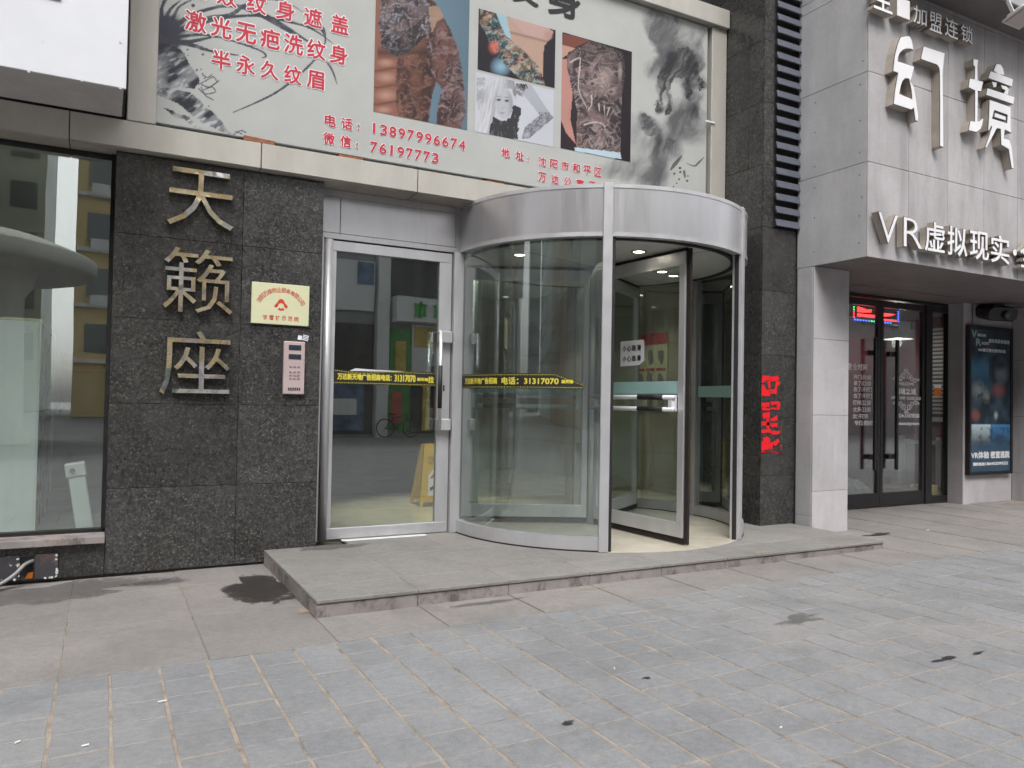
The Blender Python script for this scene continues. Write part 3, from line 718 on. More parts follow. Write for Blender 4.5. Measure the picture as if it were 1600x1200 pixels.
# ================================================================== REVOLVING DOOR
CX, CY, RG = 4.95, 7.31, 1.63
rev = thing('revolving_door', 'large silver revolving door with curved glass drum', 'revolving door', (CX, CY, SH))
A_P1, A_MID, A_R = R(177), R(238.6), R(302)
dr = MB(); dr.arc(CX, CY, 1.56, 1.665, R(168), R(372), 3.062, 3.545, 96); fas = dr.build('drum_fascia', 'alu_fascia', rev, smooth=True)
for z0, z1, e in ((3.058, 3.098, .006), (3.512, 3.548, .006)):
    dr = MB(); dr.arc(CX, CY, 1.60, 1.665 + e, R(168), R(372), z0, z1, 96); dr.build('fascia_band', 'alu', fas, smooth=True)
dr = MB(); dr.arc(CX, CY, 0.0, 1.60, 0, 2 * math.pi, 3.50, 3.53, 64); dr.build('drum_roof', 'alu', rev)
dr = MB(); dr.arc(CX, CY, 0.0, 1.575, 0, 2 * math.pi, 3.062, 3.09, 64); ceil = dr.build('drum_ceiling', 'lobby_ceiling', rev)
dr = MB(); dr.arc(CX, CY, 1.50, 1.56, 0, 2 * math.pi, 3.052, 3.062, 96); dr.build('ceiling_ring', 'rubber', ceil, smooth=True)
for a in (0.3, 0.3 + math.pi / 2, 0.3 + math.pi, 0.3 + 1.5 * math.pi):
    dr = MB(); dr.box(0.0, 1.5, -0.004, 0.004, 3.060, 3.0635, Matrix.Translation((CX, CY, 0)) @ Matrix.Rotation(a, 4, 'Z')); dr.build('ceiling_joint', 'dark_edge', ceil)
for (x, y) in ((4.80, 6.30), (3.86, 7.12), (5.6, 8.0), (5.75, 7.1)):
    dl = MB(); dl.lathe((x, y, 3.055), [(0.0, 0), (0.055, 0), (0.055, .006)], 16); dl.build('downlight', 'lamp_on', ceil)
    dl = MB(); dl.lathe((x, y, 3.052), [(0.055, 0), (0.085, 0.002), (0.085, .010)], 16); dl.build('downlight_rim', 'steel', ceil)
    L = bpy.data.lights.new('downlight_lamp', 'SPOT'); L.energy = 5; L.spot_size = R(120); L.spot_blend = 0.7; L.color = (1, 0.92, 0.78); L.shadow_soft_size = 0.04
    lo = bpy.data.objects.new('downlight_lamp', L); COL.objects.link(lo); place(lo, (x, y, 3.03))
dr = MB(); dr.arc(CX, CY, 0.0, 1.655, 0, 2 * math.pi, SH - 0.01, SH + 0.0045, 96); dr.build('drum_floor', 'cream_marble', rev)
segs = ((R(122), A_P1 - R(2)), (A_P1, A_MID), (A_R, R(363)), (R(5), R(58)))
for i, (a0, a1) in enumerate(segs):
    front = i in (1, 2)
    g = MB(); g.arc(CX, CY, RG - 0.012, RG, a0, a1, SH + 0.13, 3.06, 40); go = g.build('curved_glass', 'glass_curved', rev, smooth=True)
    g = MB(); g.arc(CX, CY, RG - 0.045, RG + 0.03, a0, a1, SH + 0.002, SH + 0.135, 40); g.build('bottom_rail', 'alu', go, smooth=True)
    g = MB(); g.arc(CX, CY, RG - 0.050, RG + 0.034, a0, a1, SH + 0.001, SH + 0.014, 40); g.build('bottom_seal', 'rubber', go, smooth=True)
    if i in (2, 3):
        g = MB(); g.arc(CX, CY, RG - 0.020, RG - 0.014, a0 + R(3), a1 - R(1), 1.60, 1.735, 30); g.build('frosted_band', 'frosted_band', go, smooth=True)
def radial(a, r0, r1, w0, w1, z0, z1, name, mat, parent=None, bevel=0.0):
    m = Matrix.Translation((CX, CY, 0)) @ Matrix.Rotation(a, 4, 'Z')
    b = MB(); b.box(r0, r1, w0, w1, z0, z1, m); return b.build(name, mat, parent, bevel)
for a, s in ((A_MID + R(1.2), 1), (A_R - R(1.0), -1)):
    p = radial(a, RG - 0.05, RG + 0.055, -0.045, 0.045, SH + 0.002, 3.555, 'drum_post', 'alu', rev, 0.005)
    s0, s1 = (0.047, 0.075) if s > 0 else (-0.060, -0.047)
    radial(a, RG - (0.055 if s > 0 else 0.022), RG + 0.020, s0, s1, SH + 0.002, 3.062, 'post_rubber', 'rubber', p, 0.004)
for a in (R(120.5), R(60)):
    radial(a, RG - 0.05, RG + 0.05, -0.045, 0.045, SH + 0.002, 3.06, 'drum_post', 'alu', rev, 0.005)
radial(R(3.8), RG - 0.05, RG + 0.05, -0.03, 0.03, SH + 0.002, 3.06, 'drum_post', 'alu', rev, 0.004)
sh = MB(); sh.tube([(CX, CY, SH + 0.005), (CX, CY, 3.06)], 0.055, 20); sh.build('centre_shaft', 'alu', rev, smooth=True)
WR = 1.50; ZB, ZT = SH + 0.075, 3.015
for wi, adeg in enumerate((-86.5, 33.5, 153.5)):
    a = R(adeg)
    wing = radial(a, 0.12, WR - 0.10, -0.006, 0.006, ZB + 0.14, ZT - 0.135, 'wing_glass', 'glass', rev)
    wing['label'] = ('front wing standing in the entrance opening', 'rear wing inside the drum', 'wing behind the curved left pane')[wi]
    for (r0, r1, z0, z1, nm) in ((0.06, WR - 0.02, ZB, ZB + 0.14, 'wing_rail'), (0.06, WR - 0.02, ZT - 0.135, ZT, 'wing_rail'), (0.06, 0.125, ZB + .14, ZT - .135, 'wing_stile'), (WR - 0.105, WR - 0.02, ZB + .14, ZT - .135, 'wing_stile')):
        radial(a, r0, r1, -0.028, 0.028, z0, z1, nm, 'alu', wing, 0.004)
    radial(a, WR - 0.019, WR + 0.04, -0.014, 0.014, ZB - 0.055, ZT + 0.02, 'wing_brush', 'brush', wing, 0.006)
    radial(a, 0.06, WR - 0.019, -0.014, 0.014, ZB - 0.062, ZB - 0.001, 'wing_brush', 'brush', wing, 0.004)
    radial(a, 0.06, WR - 0.019, -0.014, 0.014, ZT + 0.001, ZT + 0.036, 'wing_brush', 'brush', wing, 0.004)
    radial(a, 0.125, WR - 0.105, -0.009, -0.0065, 1.61, 1.735, 'frosted_band', 'frosted_band', wing)
    m = Matrix.Translation((CX, CY, 0)) @ Matrix.Rotation(a, 4, 'Z')
    for zb, sgn, dd in ((1.572, -1, 0.085), (1.452, -1, 0.085)):
        b = MB(); b.tube([m @ Vector((0.10, sgn * dd, zb)), m @ Vector((WR - 0.10, sgn * dd, zb))], 0.024, 12); b.build('push_bar', 'white_box', wing, smooth=True)
        b = MB(); b.tube([m @ Vector((WR - 0.62, sgn * dd, zb)), m @ Vector((WR - 0.24, sgn * dd, zb))], 0.0275, 12); b.build('bar_grip', 'rubber', wing, smooth=True)
    for r in (0.16, WR - 0.14):
        radial(a, r - 0.03, r + 0.03, -0.10, -0.029, 1.43, 1.595, 'bar_bracket', 'white_box', wing, 0.006)

# ================================================================== SHOP BUILDING ON THE RIGHT
vr = thing('shop_building', 'grey cement-panelled shop building with projecting canopy and black glass doors', 'building', (10.2, 6.5, 0))
YF, XL = 5.50, 7.25
can = box('canopy', XL + 0.02, 20.0, YF + 0.02, 7.3, 3.17, 8.0, 'backing', vr)
cols = [XL] + [7.946 + 0.7145 * k for k in range(0, 9)]
rws = [3.142, 4.180, 5.170, 6.160]
for a, bb in zip(cols[:-1], cols[1:]):
    for z0, z1 in zip(rws[:-1], rws[1:]):
        box('cement_panel', a + .002, bb - .003, YF + random.uniform(0, .001), YF + 0.02, z0, z1 - .005, 'cement_front', can, 0.002)
    box('cement_panel', a + .002, bb - .003, YF, YF + 0.02, 6.162, 7.6, 'cement_front', can, 0.002)
box('cement_panel', cols[-1] + .002, 20.0, YF, YF + 0.02, 3.142, 7.6, 'cement_front', can, 0.002)
for z0, z1 in zip([3.142, 4.180, 5.170, 6.160, 6.28], [4.175, 5.165, 6.155, 6.275, 7.6]):
    box('cement_panel', XL, XL + 0.02, YF + 0.022, 6.445, z0, z1, 'cement_side', can, 0.002)
for (y, z) in ((5.6, 3.3), (5.6, 3.6), (5.6, 4.05), (5.6, 4.3), (5.6, 4.65), (5.6, 5.05), (6.2, 3.3), (6.2, 3.7), (6.2, 4.05), (6.2, 4.3), (6.2, 4.7), (6.2, 5.05), (5.57, 3.8), (5.57, 5.3)):
    s = MB(); s.box(XL - 0.003, XL, y - .006, y + .006, z - .006, z + .006); s.build('screw', 'dark_edge', can)
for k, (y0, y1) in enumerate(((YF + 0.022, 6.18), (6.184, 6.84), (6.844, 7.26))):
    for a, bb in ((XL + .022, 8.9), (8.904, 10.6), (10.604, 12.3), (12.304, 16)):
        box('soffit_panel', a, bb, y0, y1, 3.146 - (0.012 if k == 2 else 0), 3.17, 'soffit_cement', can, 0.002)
# projecting eave above the big characters
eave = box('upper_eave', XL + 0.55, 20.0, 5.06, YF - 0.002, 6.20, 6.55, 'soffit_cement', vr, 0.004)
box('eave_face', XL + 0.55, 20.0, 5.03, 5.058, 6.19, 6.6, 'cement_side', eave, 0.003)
# front pillar
pil = box('front_pillar', XL + 0.02, 7.84, 6.22, 7.26, 0.0, 3.14, 'backing', vr)
for z0, z1 in zip([0.03, 0.530, 1.412, 2.299], [0.526, 1.408, 2.295, 3.140]):
    box('cement_panel', XL + .004, 7.858, 6.20, 6.22, z0, z1, 'cement_pillar', pil, 0.002)
    box('cement_panel', 7.84, 7.859, 6.222, 7.26, z0, z1, 'cement_pillar', pil, 0.002)
for z0, z1 in ((0.03, 0.24), (0.244, 3.138)):
    box('cement_panel', XL, XL + .02, 6.222, 6.44, z0, z1, 'cement_side', pil, 0.002)
# door front set back under the canopy
YD = 7.33
zg = 0.055
hw = box('door_header', 7.86, 11.78, YD + 0.02, YD + 0.14, 3.10, 3.145, 'black_metal', vr)
def vrdoor(x0, x1, label):
    g = box('glass_door', x0 + 0.055, x1 - 0.055, YD + 0.045, YD + 0.057, zg + 0.20, 3.0, 'glass', vr); g['label'] = label
    for (a, bb) in ((x0, x0 + 0.06), (x1 - 0.06, x1)): box('door_stile', a, bb, YD + 0.02, YD + 0.08, zg + 0.02, 3.08, 'black_metal', g, 0.003)
    box('door_rail', x0 + .06, x1 - .06, YD + 0.021, YD + 0.079, 2.985, 3.08, 'black_metal', g, 0.003)
    box('door_rail', x0 + .06, x1 - .06, YD + 0.021, YD + 0.079, zg + 0.02, zg + 0.215, 'black_metal', g, 0.003)
    return g
d1 = vrdoor(9.00, 10.005, 'left black-framed glass door of the right shop'); d2 = vrdoor(10.015, 11.035, 'right black-framed glass door of the right shop')
for (d, x) in ((d1, 9.787), (d2, 10.27)):
    box('pull_handle', x - .022, x + .022, YD - 0.075, YD - 0.035, 0.61, 2.515, 'black_metal', d, 0.004)
    for z in (0.80, 2.30): box('handle_mount', x - .07 if d is d1 else x - .14, x + .14 if d is d1 else x + .05, YD - 0.034, YD + 0.02, z - .035, z + .035, 'black_metal', d, 0.004)
fix = box('fixed_glass', 7.862, 8.93, YD + 0.045, YD + 0.057, zg + 0.2, 2.955, 'glass', vr)
for a, bb, z0, z1 in ((7.86, 8.99, 2.955, 3.09), (7.86, 8.99, zg, zg + 0.2), (8.93, 8.99, zg + .2, 2.955)): box('door_frame', a, bb, YD + 0.02, YD + 0.08, z0, z1, 'black_metal', fix, 0.003)
sid = box('side_light', 11.19, 11.60, YD + 0.045, YD + 0.057, zg + 0.12, 3.0, 'glass', vr)
for a, bb, z0, z1 in ((11.04, 11.19, zg, 3.09), (11.60, 11.78, zg, 3.09), (11.19, 11.60, zg, zg + .12), (11.19, 11.60, 3.0, 3.09)): box('door_frame', a, bb, YD + 0.0, YD + 0.10, z0, z1, 'black_metal', sid, 0.003)
box('outer_jamb', 11.70, 11.79, 7.10, YD - 0.001, zg, 3.14, 'black_metal', sid, 0.003)
# wall carrying the poster, pier at the right
pw = box('poster_wall', 11.80, 12.84, 7.10, 7.45, 0.0, 3.16, 'backing', vr)
for z0, z1 in ((0.03, 0.52), (0.524, 1.41), (1.414, 2.30), (2.304, 3.143)):
    for a, bb in ((11.56, 11.98), (11.984, 12.836)):
        box('cement_panel', a, bb, 7.08, 7.098, z0, z1, 'cement_pillar', pw, 0.002)
box('wall_return', 11.56, 11.79, 7.10, 7.32, 0.0, 3.14, 'cement_front', pw)
pier = box('end_pier', 12.86, 16.0, 6.02, 7.45, 0.0, 3.16, 'backing', vr)
for z0, z1 in ((0.03, 0.52), (0.524, 1.41), (1.414, 2.30), (2.304, 3.143)):
    box('cement_panel', 12.84, 12.86, 6.02, 7.078, z0, z1, 'cement_front', pier, 0.002)
    box('cement_panel', 12.862, 14.4, 6.00, 6.02, z0, z1, 'cement_pillar', pier, 0.002)
blob('sand_drift', 12.6, 6.8, 0.5, 0.10, 'sand_thin', slabs, 71, lift=0.006)
# interior
box('interior_floor', 7.86, 13.0, YD + 0.02, 11.0, 0.0, zg, 'interior_grey', vr)
iw = box('interior_back_wall', 7.86, 13.5, 9.6, 9.7, zg, 3.2, 'red_wall', vr)
box('interior_wall', 7.80, 7.86, 7.40, 9.6, zg, 3.2, 'interior_dark', vr)
box('interior_ceiling', 7.80, 13.5, YD + 0.1, 9.7, 3.17, 3.22, 'lobby_ceiling', vr)
iw2 = box('interior_wall', 13.4, 13.5, 7.45, 9.6, zg, 3.2, 'red_wall', vr)
for k in range(22): box('shutter_slat', 13.33, 13.37, 8.46, 8.84, 1.42 + .072 * k, 1.462 + .072 * k, 'white_box', iw2)
for (y0, y1, z0, z1) in ((8.40, 8.46, 1.25, 3.05), (8.84, 8.95, 1.25, 3.05), (8.40, 8.95, 1.28, 1.36), (8.35, 9.4, .86, .93), (8.55, 8.66, .1, 1.0), (9.3, 9.4, .1, 1.0)): box('window_trim', 13.32, 13.395, y0, y1, z0, z1, 'white_box', iw2)
pl = thing('added_pendant', 'pale hanging lamp shade added inside the black glass doors', 'lamp', (12.3, 8.7, 2.7))
b = MB(); b.lathe((12.3, 8.7, 2.72), [(.03, .16), (.06, .15), (.20, .05), (.26, 0.0), (.24, 0.0), (.05, .12)], 20); b.build('shade', 'white_box', pl, smooth=True)
b = MB(); b.tube([(12.3, 8.7, 2.86), (12.3, 8.7, 3.17)], .01, 6); b.build('cord', 'cable_black', pl)
b = MB(); b.lathe((12.3, 8.7, 2.72), [(0, .0), (.06, .01), (.07, .06), (0, .09)], 12); b.build('bulb', 'lamp_on', pl, smooth=True)
L = bpy.data.lights.new('added_fill_light', 'POINT'); L.energy = 6; L.color = (1, .92, .8); L.shadow_soft_size = .07  # hanging lamp and this light are added to brighten the shop interior
lo = bpy.data.objects.new('added_fill_light', L); COL.objects.link(lo); place(lo, (12.3, 8.7, 2.66))

# ================================================================== BILLBOARD
BY = 7.10                       # face of the print
bb_t = thing('billboard', 'wide tattoo parlour billboard with ink paintings and photographs above the doors', 'billboard', (3.4, BY, 3.82))
BX0, BX1, BZ0, BZ1 = 0.338, 6.405, 3.805, 6.12
box('panel_box', BX0, BX1, BY + 0.004, BY + 0.075, BZ0, BZ1, 'white_box', bb_t)
BGC = np.array(srgb(176, 177, 174))
def px_of(X, Z): return to_px(X, BY, Z)
def paint_board(X, Z):
    u, v = px_of(X, Z)
    img = np.ones(X.shape + (3,)) * BGC * (0.97 + 0.06 * fbm(X * 1.5, Z * 1.5, 4, 3))[..., None]
    x = (u - 240) * 4.706; y = v * 4.706           # enlarged tracing units of the left half
    left = x < 1700
    def ink(pts, w, a=1.0, col=(52, 54, 66)):
        nonlocal img
        pw = smooth_path([(p[0], p[1], ww) for p, ww in zip(pts, w)], 6)
        c = stroke(x, y, [p[:2] for p in pw], [p[2] for p in pw])
        dry = np.clip(0.92 + 0.5 * (fbm(x / 40, y / 40, 3, 9) - 0.45), 0.6, 1)
        img = lay(img, c * a * dry * left, col)
    # rocks
    rock1 = [(0, 330), (90, 320), (170, 350), (230, 400), (260, 470), (300, 520), (340, 600), (300, 660), (200, 640), (120, 660), (20, 650), (0, 640)]
    rock2 = [(0, 640), (130, 650), (280, 690), (340, 740), (400, 800), (470, 860), (540, 940), (580, 1000), (480, 960), (360, 900), (260, 830), (180, 770), (90, 720), (0, 690)]
    rock3 = [(60, 790), (160, 830), (260, 860), (340, 920), (400, 990), (330, 960), (240, 890), (140, 850)]
    nz = fbm((x - y * .5) / 130, (y + x * .6) / 60, 4, 2, .45); nz2 = fbm((x - y * .5) / 70, (y + x * .6) / 26, 3, 5, .45)
    for pts, seed in ((rock1, 1), (rock2, 2), (rock3, 3)):
        m = poly_mask(x + 26 * (nz2 - .5), y + 26 * (nz - .5), pts)
        a = m * np.clip(0.15 + 1.9 * (nz - 0.22) * (0.55 + nz2), 0, 0.92); img = lay(img, a, (62, 68, 80))
        img = lay(img, m * np.clip((nz2 - 0.60) * 6, 0, 0.8), (190, 192, 194)); img = lay(img, m * np.clip((nz - 0.58) * 7, 0, 0.9), (34, 35, 42))
    # dense root of the orchid
    m = np.clip(1.35 - np.hypot((x - 90) / 120, (y - 240) / 120) + 0.5 * (nz2 - .5), 0, 1); img = lay(img, np.clip(m * 2.2, 0, 0.95), (45, 42, 52))
    for pts, w in [([(90, 260), (60, 100), (70, 0)], [40, 24, 8]), ([(90, 240), (110, 90), (200, 0)], [36, 26, 6]), ([(110, 230), (180, 60), (280, 0)], [34, 20, 6]), ([(60, 240), (60, 60), (120, -40)], [30, 24, 20]),
                   ([(100, 250), (260, 120), (480, 50), (640, 50), (800, 110), (960, 200), (1130, 300)], [46, 34, 22, 30, 44, 40, 14]),
                   ([(110, 260), (300, 180), (520, 130), (760, 115), (960, 150), (1160, 210), (1320, 320)], [40, 40, 26, 18, 18, 14, 4]),
                   ([(120, 280), (330, 255), (480, 275), (640, 320), (780, 370), (828, 410), (795, 425)], [30, 20, 12, 12, 14, 12, 5]),
                   ([(130, 300), (280, 330), (440, 380), (620, 405)], [40, 32, 18, 10]), ([(120, 300), (240, 310), (420, 275)], [36, 34, 14]),
                   ([(280, 170), (420, 130), (560, 110), (700, 20)], [20, 34, 30, 16]), ([(1180, 170), (1240, 210), (1262, 290), (1240, 370)], [10, 34, 10, 5]),
                   ([(1250, 430), (1310, 510), (1350, 620)], [4, 16, 4]), ([(1270, 300), (1200, 420), (1060, 560), (900, 680), (740, 760), (585, 826)], [4, 16, 16, 16, 12, 7]),
                   ([(640, 40), (800, 0), (960, 10), (1100, 90)], [10, 10, 8, 4])]:
        ink(pts, w)
    for pts in ([(330, 620), (390, 590), (440, 560)], [(350, 620), (410, 640), (470, 600)], [(330, 650), (380, 690), (450, 680)], [(350, 640), (380, 700), (440, 735)], [(370, 660), (430, 640), (455, 670)], [(360, 550), (400, 570), (430, 545)], [(440, 560), (470, 600), (482, 590)], [(590, 990), (640, 960), (680, 975)], [(600, 965), (650, 985)]):
        ink(pts, [8] * len(pts))
    for (sx, sy, r) in ((318, 515, 9), (348, 510, 6), (290, 40, 14), (362, 400, 9), (440, 450, 10), (250, 365, 7), (252, 405, 5), (405, 780, 5), (375, 575, 5), (360, 540, 6)):
        img = lay(img, np.clip((r - np.hypot(x - sx, y - sy)) / 2 + .5, 0, 1), (60, 60, 70))
    # ink smoke creature on the right
    x = (u - 940) * 4; y = v * 4
    wx = 120 * (fbm(x / 170, y / 170, 4, 21) - .5); wy = 120 * (fbm(x / 170, y / 170, 4, 22) - .5)
    X2, Y2 = x + wx, y + wy
    fil = ridged(X2 / 75 + .4 * Y2 / 75, Y2 / 190, 25, 4)
    def puff(cx, cyy, rx, ry, a, ang=0.0, col=(86, 86, 88)):
        nonlocal img
        ca, sa = math.cos(ang), math.sin(ang); dx = X2 - cx; dy = Y2 - cyy
        d = np.hypot((dx * ca + dy * sa) / rx, (-dx * sa + dy * ca) / ry)
        m = np.clip(1.35 - d, 0, 1) ** 0.8
        img = lay(img, np.clip(m * a * (0.25 + 1.35 * fil), 0, 0.95), col)
    for p in ((360, 170, 70, 130, .7, -.2), (310, 200, 18, 40, .55), (350, 310, 25, 50, .45), (420, 250, 60, 120, .45, .3), (400, 380, 60, 120, .65, .3), (500, 420, 110, 80, .75), (470, 330, 120, 40, .6), (560, 450, 60, 90, .8), (520, 250, 90, 50, .28),
              (600, 260, 30, 110, .35, .3), (330, 440, 60, 60, .40), (560, 590, 40, 90, .65), (610, 520, 45, 40, .65), (600, 640, 40, 100, .5), (280, 760, 45, 50, .7), (310, 800, 60, 50, .6), (560, 720, 110, 60, .55), (480, 760, 90, 110, .5), (540, 820, 110, 90, .45),
              (440, 920, 70, 80, .65), (360, 950, 60, 130, .55), (240, 860, 90, 120, .30), (340, 1080, 60, 120, .5), (200, 1060, 200, 70, .32), (290, 1110, 60, 60, .5), (110, 1060, 120, 60, .28)):
        puff(*p[:4], min(p[4] * 1.5, 1.0), *p[5:])
    def inkr(pts, w, col=(52, 52, 54)):
        nonlocal img
        pw = smooth_path([(p[0], p[1], ww) for p, ww in zip(pts, w)], 6)
        w = [q * .6 for q in w]; pw = [(p[0], p[1], p[2] * .6) for p in pw]
        img = lay(img, 0.8 * stroke(x + .25 * wx, y + .25 * wy, [p[:2] for p in pw], [p[2] for p in pw]), col)
    for p in ((520, 370, 90, 45, .9), (570, 430, 50, 60, .95), (430, 400, 45, 70, .8, .3), (380, 560, 30, 60, .8, .2), (420, 620, 26, 70, .7), (345, 660, 28, 30, .9), (405, 700, 24, 20, .9), (560, 570, 30, 70, .8), (615, 535, 34, 24, .85), (275, 745, 30, 30, .8), (440, 930, 50, 50, .75), (350, 900, 26, 90, .6), (600, 700, 40, 50, .6)): puff(*p[:5], *(p[5:] or (0.0,)), col=(48, 48, 51))
    stk = np.clip(-.15 + 1.9 * ridged(X2 / 40 + Y2 / 70, Y2 / 120, 27, 5), 0.05, 1); fx_ = 60 * (fbm(x / 38, y / 38, 4, 61) - .5); fy_ = 60 * (fbm(x / 38, y / 38, 4, 62) - .5); jx_ = x + .25 * wx + fx_; jy_ = y + .25 * wy + fy_
    for pts, al, cc in (([(300, 60), (380, 70), (440, 120), (455, 200), (432, 300), (402, 372), (360, 425), (342, 400), (372, 330), (350, 280), (392, 240), (380, 180), (330, 150)], .55, (92, 92, 95)), ([(455, 110), (478, 120), (470, 220), (440, 320), (420, 330), (446, 220)], .6, (84, 84, 88)), ([(600, 190), (655, 165), (632, 260), (655, 360), (625, 425), (592, 330)], .42, (110, 110, 114)),
                        ([(440, 322), (470, 305), (500, 312), (540, 300), (585, 322), (575, 345), (600, 372), (592, 395), (612, 430), (604, 455), (628, 500), (655, 528), (632, 562), (602, 532), (590, 472), (560, 470), (550, 502), (572, 560), (560, 642), (545, 642), (545, 562), (520, 502), (470, 490), (442, 522), (432, 602), (420, 662), (436, 690), (402, 722), (390, 694), (408, 640), (404, 562), (382, 572), (366, 622), (364, 694), (348, 680), (326, 684), (335, 640), (358, 572), (348, 502), (380, 430), (400, 382)], .92, (44, 44, 47)),
                        ([(250, 730), (272, 712), (300, 730), (320, 768), (330, 800), (370, 812), (350, 842), (310, 862), (270, 840), (246, 800), (262, 780), (284, 772), (280, 744), (262, 752)], .75, (62, 62, 65)), ([(352, 840), (372, 850), (350, 930), (352, 1040), (372, 1090), (330, 1170), (312, 1160), (322, 1060), (318, 950)], .5, (80, 80, 83))):
        img = lay(img, poly_mask(jx_, jy_, pts) * al * stk, cc)
    for pts, w in (([(500, 975), (460, 1020), (430, 1060)], [10, 40, 14]), ([(530, 1020), (580, 1040), (610, 1020), (645, 985)], [6, 16, 24, 8]), ([(512, 1070), (516, 1100)], [26, 22]), ([(450, 1160), (449, 1185)], [12, 8]), ([(350, 640), (335, 680), (352, 695)], [26, 30, 8]), ([(410, 680), (398, 705), (425, 715)], [20, 30, 8])):
        inkr(pts, w)
    for (sx, sy, r) in ((490, 1050, 8), (492, 1075, 7), (535, 1130, 7), (485, 1120, 6), (470, 1145, 5), (455, 1085, 7), (540, 1100, 5)):
        img = lay(img, np.clip((r - np.hypot(x - sx, y - sy)) / 2 + .5, 0, 1), (60, 60, 62))
    return img
print_panel('printed_sheet', BX0, BX1, BZ0, BZ1, BY + 0.001, 860, 330, paint_board, 'print_matt', bb_t)

def tattoo(img, x, y, mask, sc, seed, dark=(38, 30, 34), light=(150, 130, 120), amt=0.9):
    """inked skin: broad dark shading, finer outlines left light along warped ridges"""
    wx = 1.4 * (fbm(x / sc / 2, y / sc / 2, 2, seed) - .5); wy = 1.4 * (fbm(x / sc / 2, y / sc / 2, 2, seed + 7) - .5)
    tone = fbm(x / sc * .45 + wx, y / sc * .45 + wy, 3, seed + 40)
    img = lay(img, mask * np.clip(0.80 + 2.4 * (tone - .5), 0.30, .97) * amt, dark)
    l1 = (1 - np.abs(2 * vnoise(x / sc * .55 + 2 * wx, y / sc * .8 + 2 * wy, seed + 20) - 1)) ** 11; l2 = (1 - np.abs(2 * vnoise(x / sc * 1.3 + 3 * wx, y / sc * 1.1 + 3 * wy, seed + 21) - 1)) ** 12
    return lay(img, mask * np.clip(.70 * l1 + .50 * l2, 0, .75) * np.clip(.3 + 1.2 * tone, 0, 1), light)
def shade(img, m, k): return img * (1 - np.asarray(m)[..., None] * (1 - k))

def photo1(X, Z):
    u, v = px_of(X, Z); x = (u - 570) * 5.71; y = v * 5.71
    g = np.clip((x - 500) / 500, 0, 1); img = lay(np.zeros(X.shape + (3,)), np.ones(X.shape), (98, 122, 138)) * (1.0 - 0.25 * g)[..., None]
    body = poly_mask(x, y, [(60, -40), (560, -40), (640, 40), (700, 150), (640, 400), (640, 720), (600, 850), (575, 1000), (570, 1120), (60, 1120)])
    arm = poly_mask(x, y, [(560, -20), (690, 130), (760, 260), (830, 430), (870, 640), (890, 820), (900, 1000), (860, 1150), (640, 1120), (650, 950), (690, 800), (620, 700), (560, 560), (540, 300)])
    n = fbm(x / 120, y / 120, 4, 31)
    sk = lay(img, body, (132, 88, 74))
    sk = shade(sk, body * np.clip((x - 380) / 220, 0, 1), 0.30); sk = shade(sk, body * np.clip(1 - np.abs(y - 470) / 70, 0, 1) * (x > 110), 0.35)
    for (cx, cyy, rx, ry) in ((190, 560, 90, 45), (190, 690, 110, 55), (190, 850, 110, 60), (170, 980, 90, 40)):
        d = np.hypot((x - cx) / rx, (y - cyy) / ry); sk = lay(sk, body * np.clip(1.0 - d, 0, 1) * 0.75, (188, 148, 130))
    for yy in (620, 770, 920): sk = shade(sk, body * np.clip(1 - np.abs(y - yy - 12 * np.sin(x / 60)) / 16, 0, 1) * (x < 300), 0.5)
    img = sk; img = lay(img, arm, (116, 76, 66)); img = shade(img, arm * np.clip(1 - np.abs(x - 580) / 70, 0, 1), 0.25); img = lay(img, arm * np.clip((x - 800) / 120, 0, 1) * .5, (150, 150, 160))
    chest = poly_mask(x + 40 * (n - .5), y + 40 * (n - .5), [(150, -40), (560, -40), (600, 200), (560, 330), (430, 450), (300, 520), (150, 420), (130, 200)])
    side = poly_mask(x + 30 * (n - .5), y, [(290, 520), (480, 480), (600, 560), (600, 800), (570, 1100), (300, 1030), (270, 900)])
    img = lay(img, chest * 0.6, (112, 104, 108)); img = tattoo(img, x, y, chest, 34, 41, (34, 28, 34), (176, 176, 186)); img = shade(img, chest * np.clip((y - 260) / 200, 0, 1), 0.35)
    img = tattoo(img, x, y, side, 42, 45, (36, 24, 24), (150, 112, 96)); img = tattoo(img, x, y, arm * (y > 150), 38, 48, (40, 28, 32), (160, 140, 140))
    img = lay(img, poly_mask(x, y, [(570, 60), (650, 50), (705, 150), (640, 200), (600, 300), (575, 180)]) * .6, (172, 146, 122))
    return img
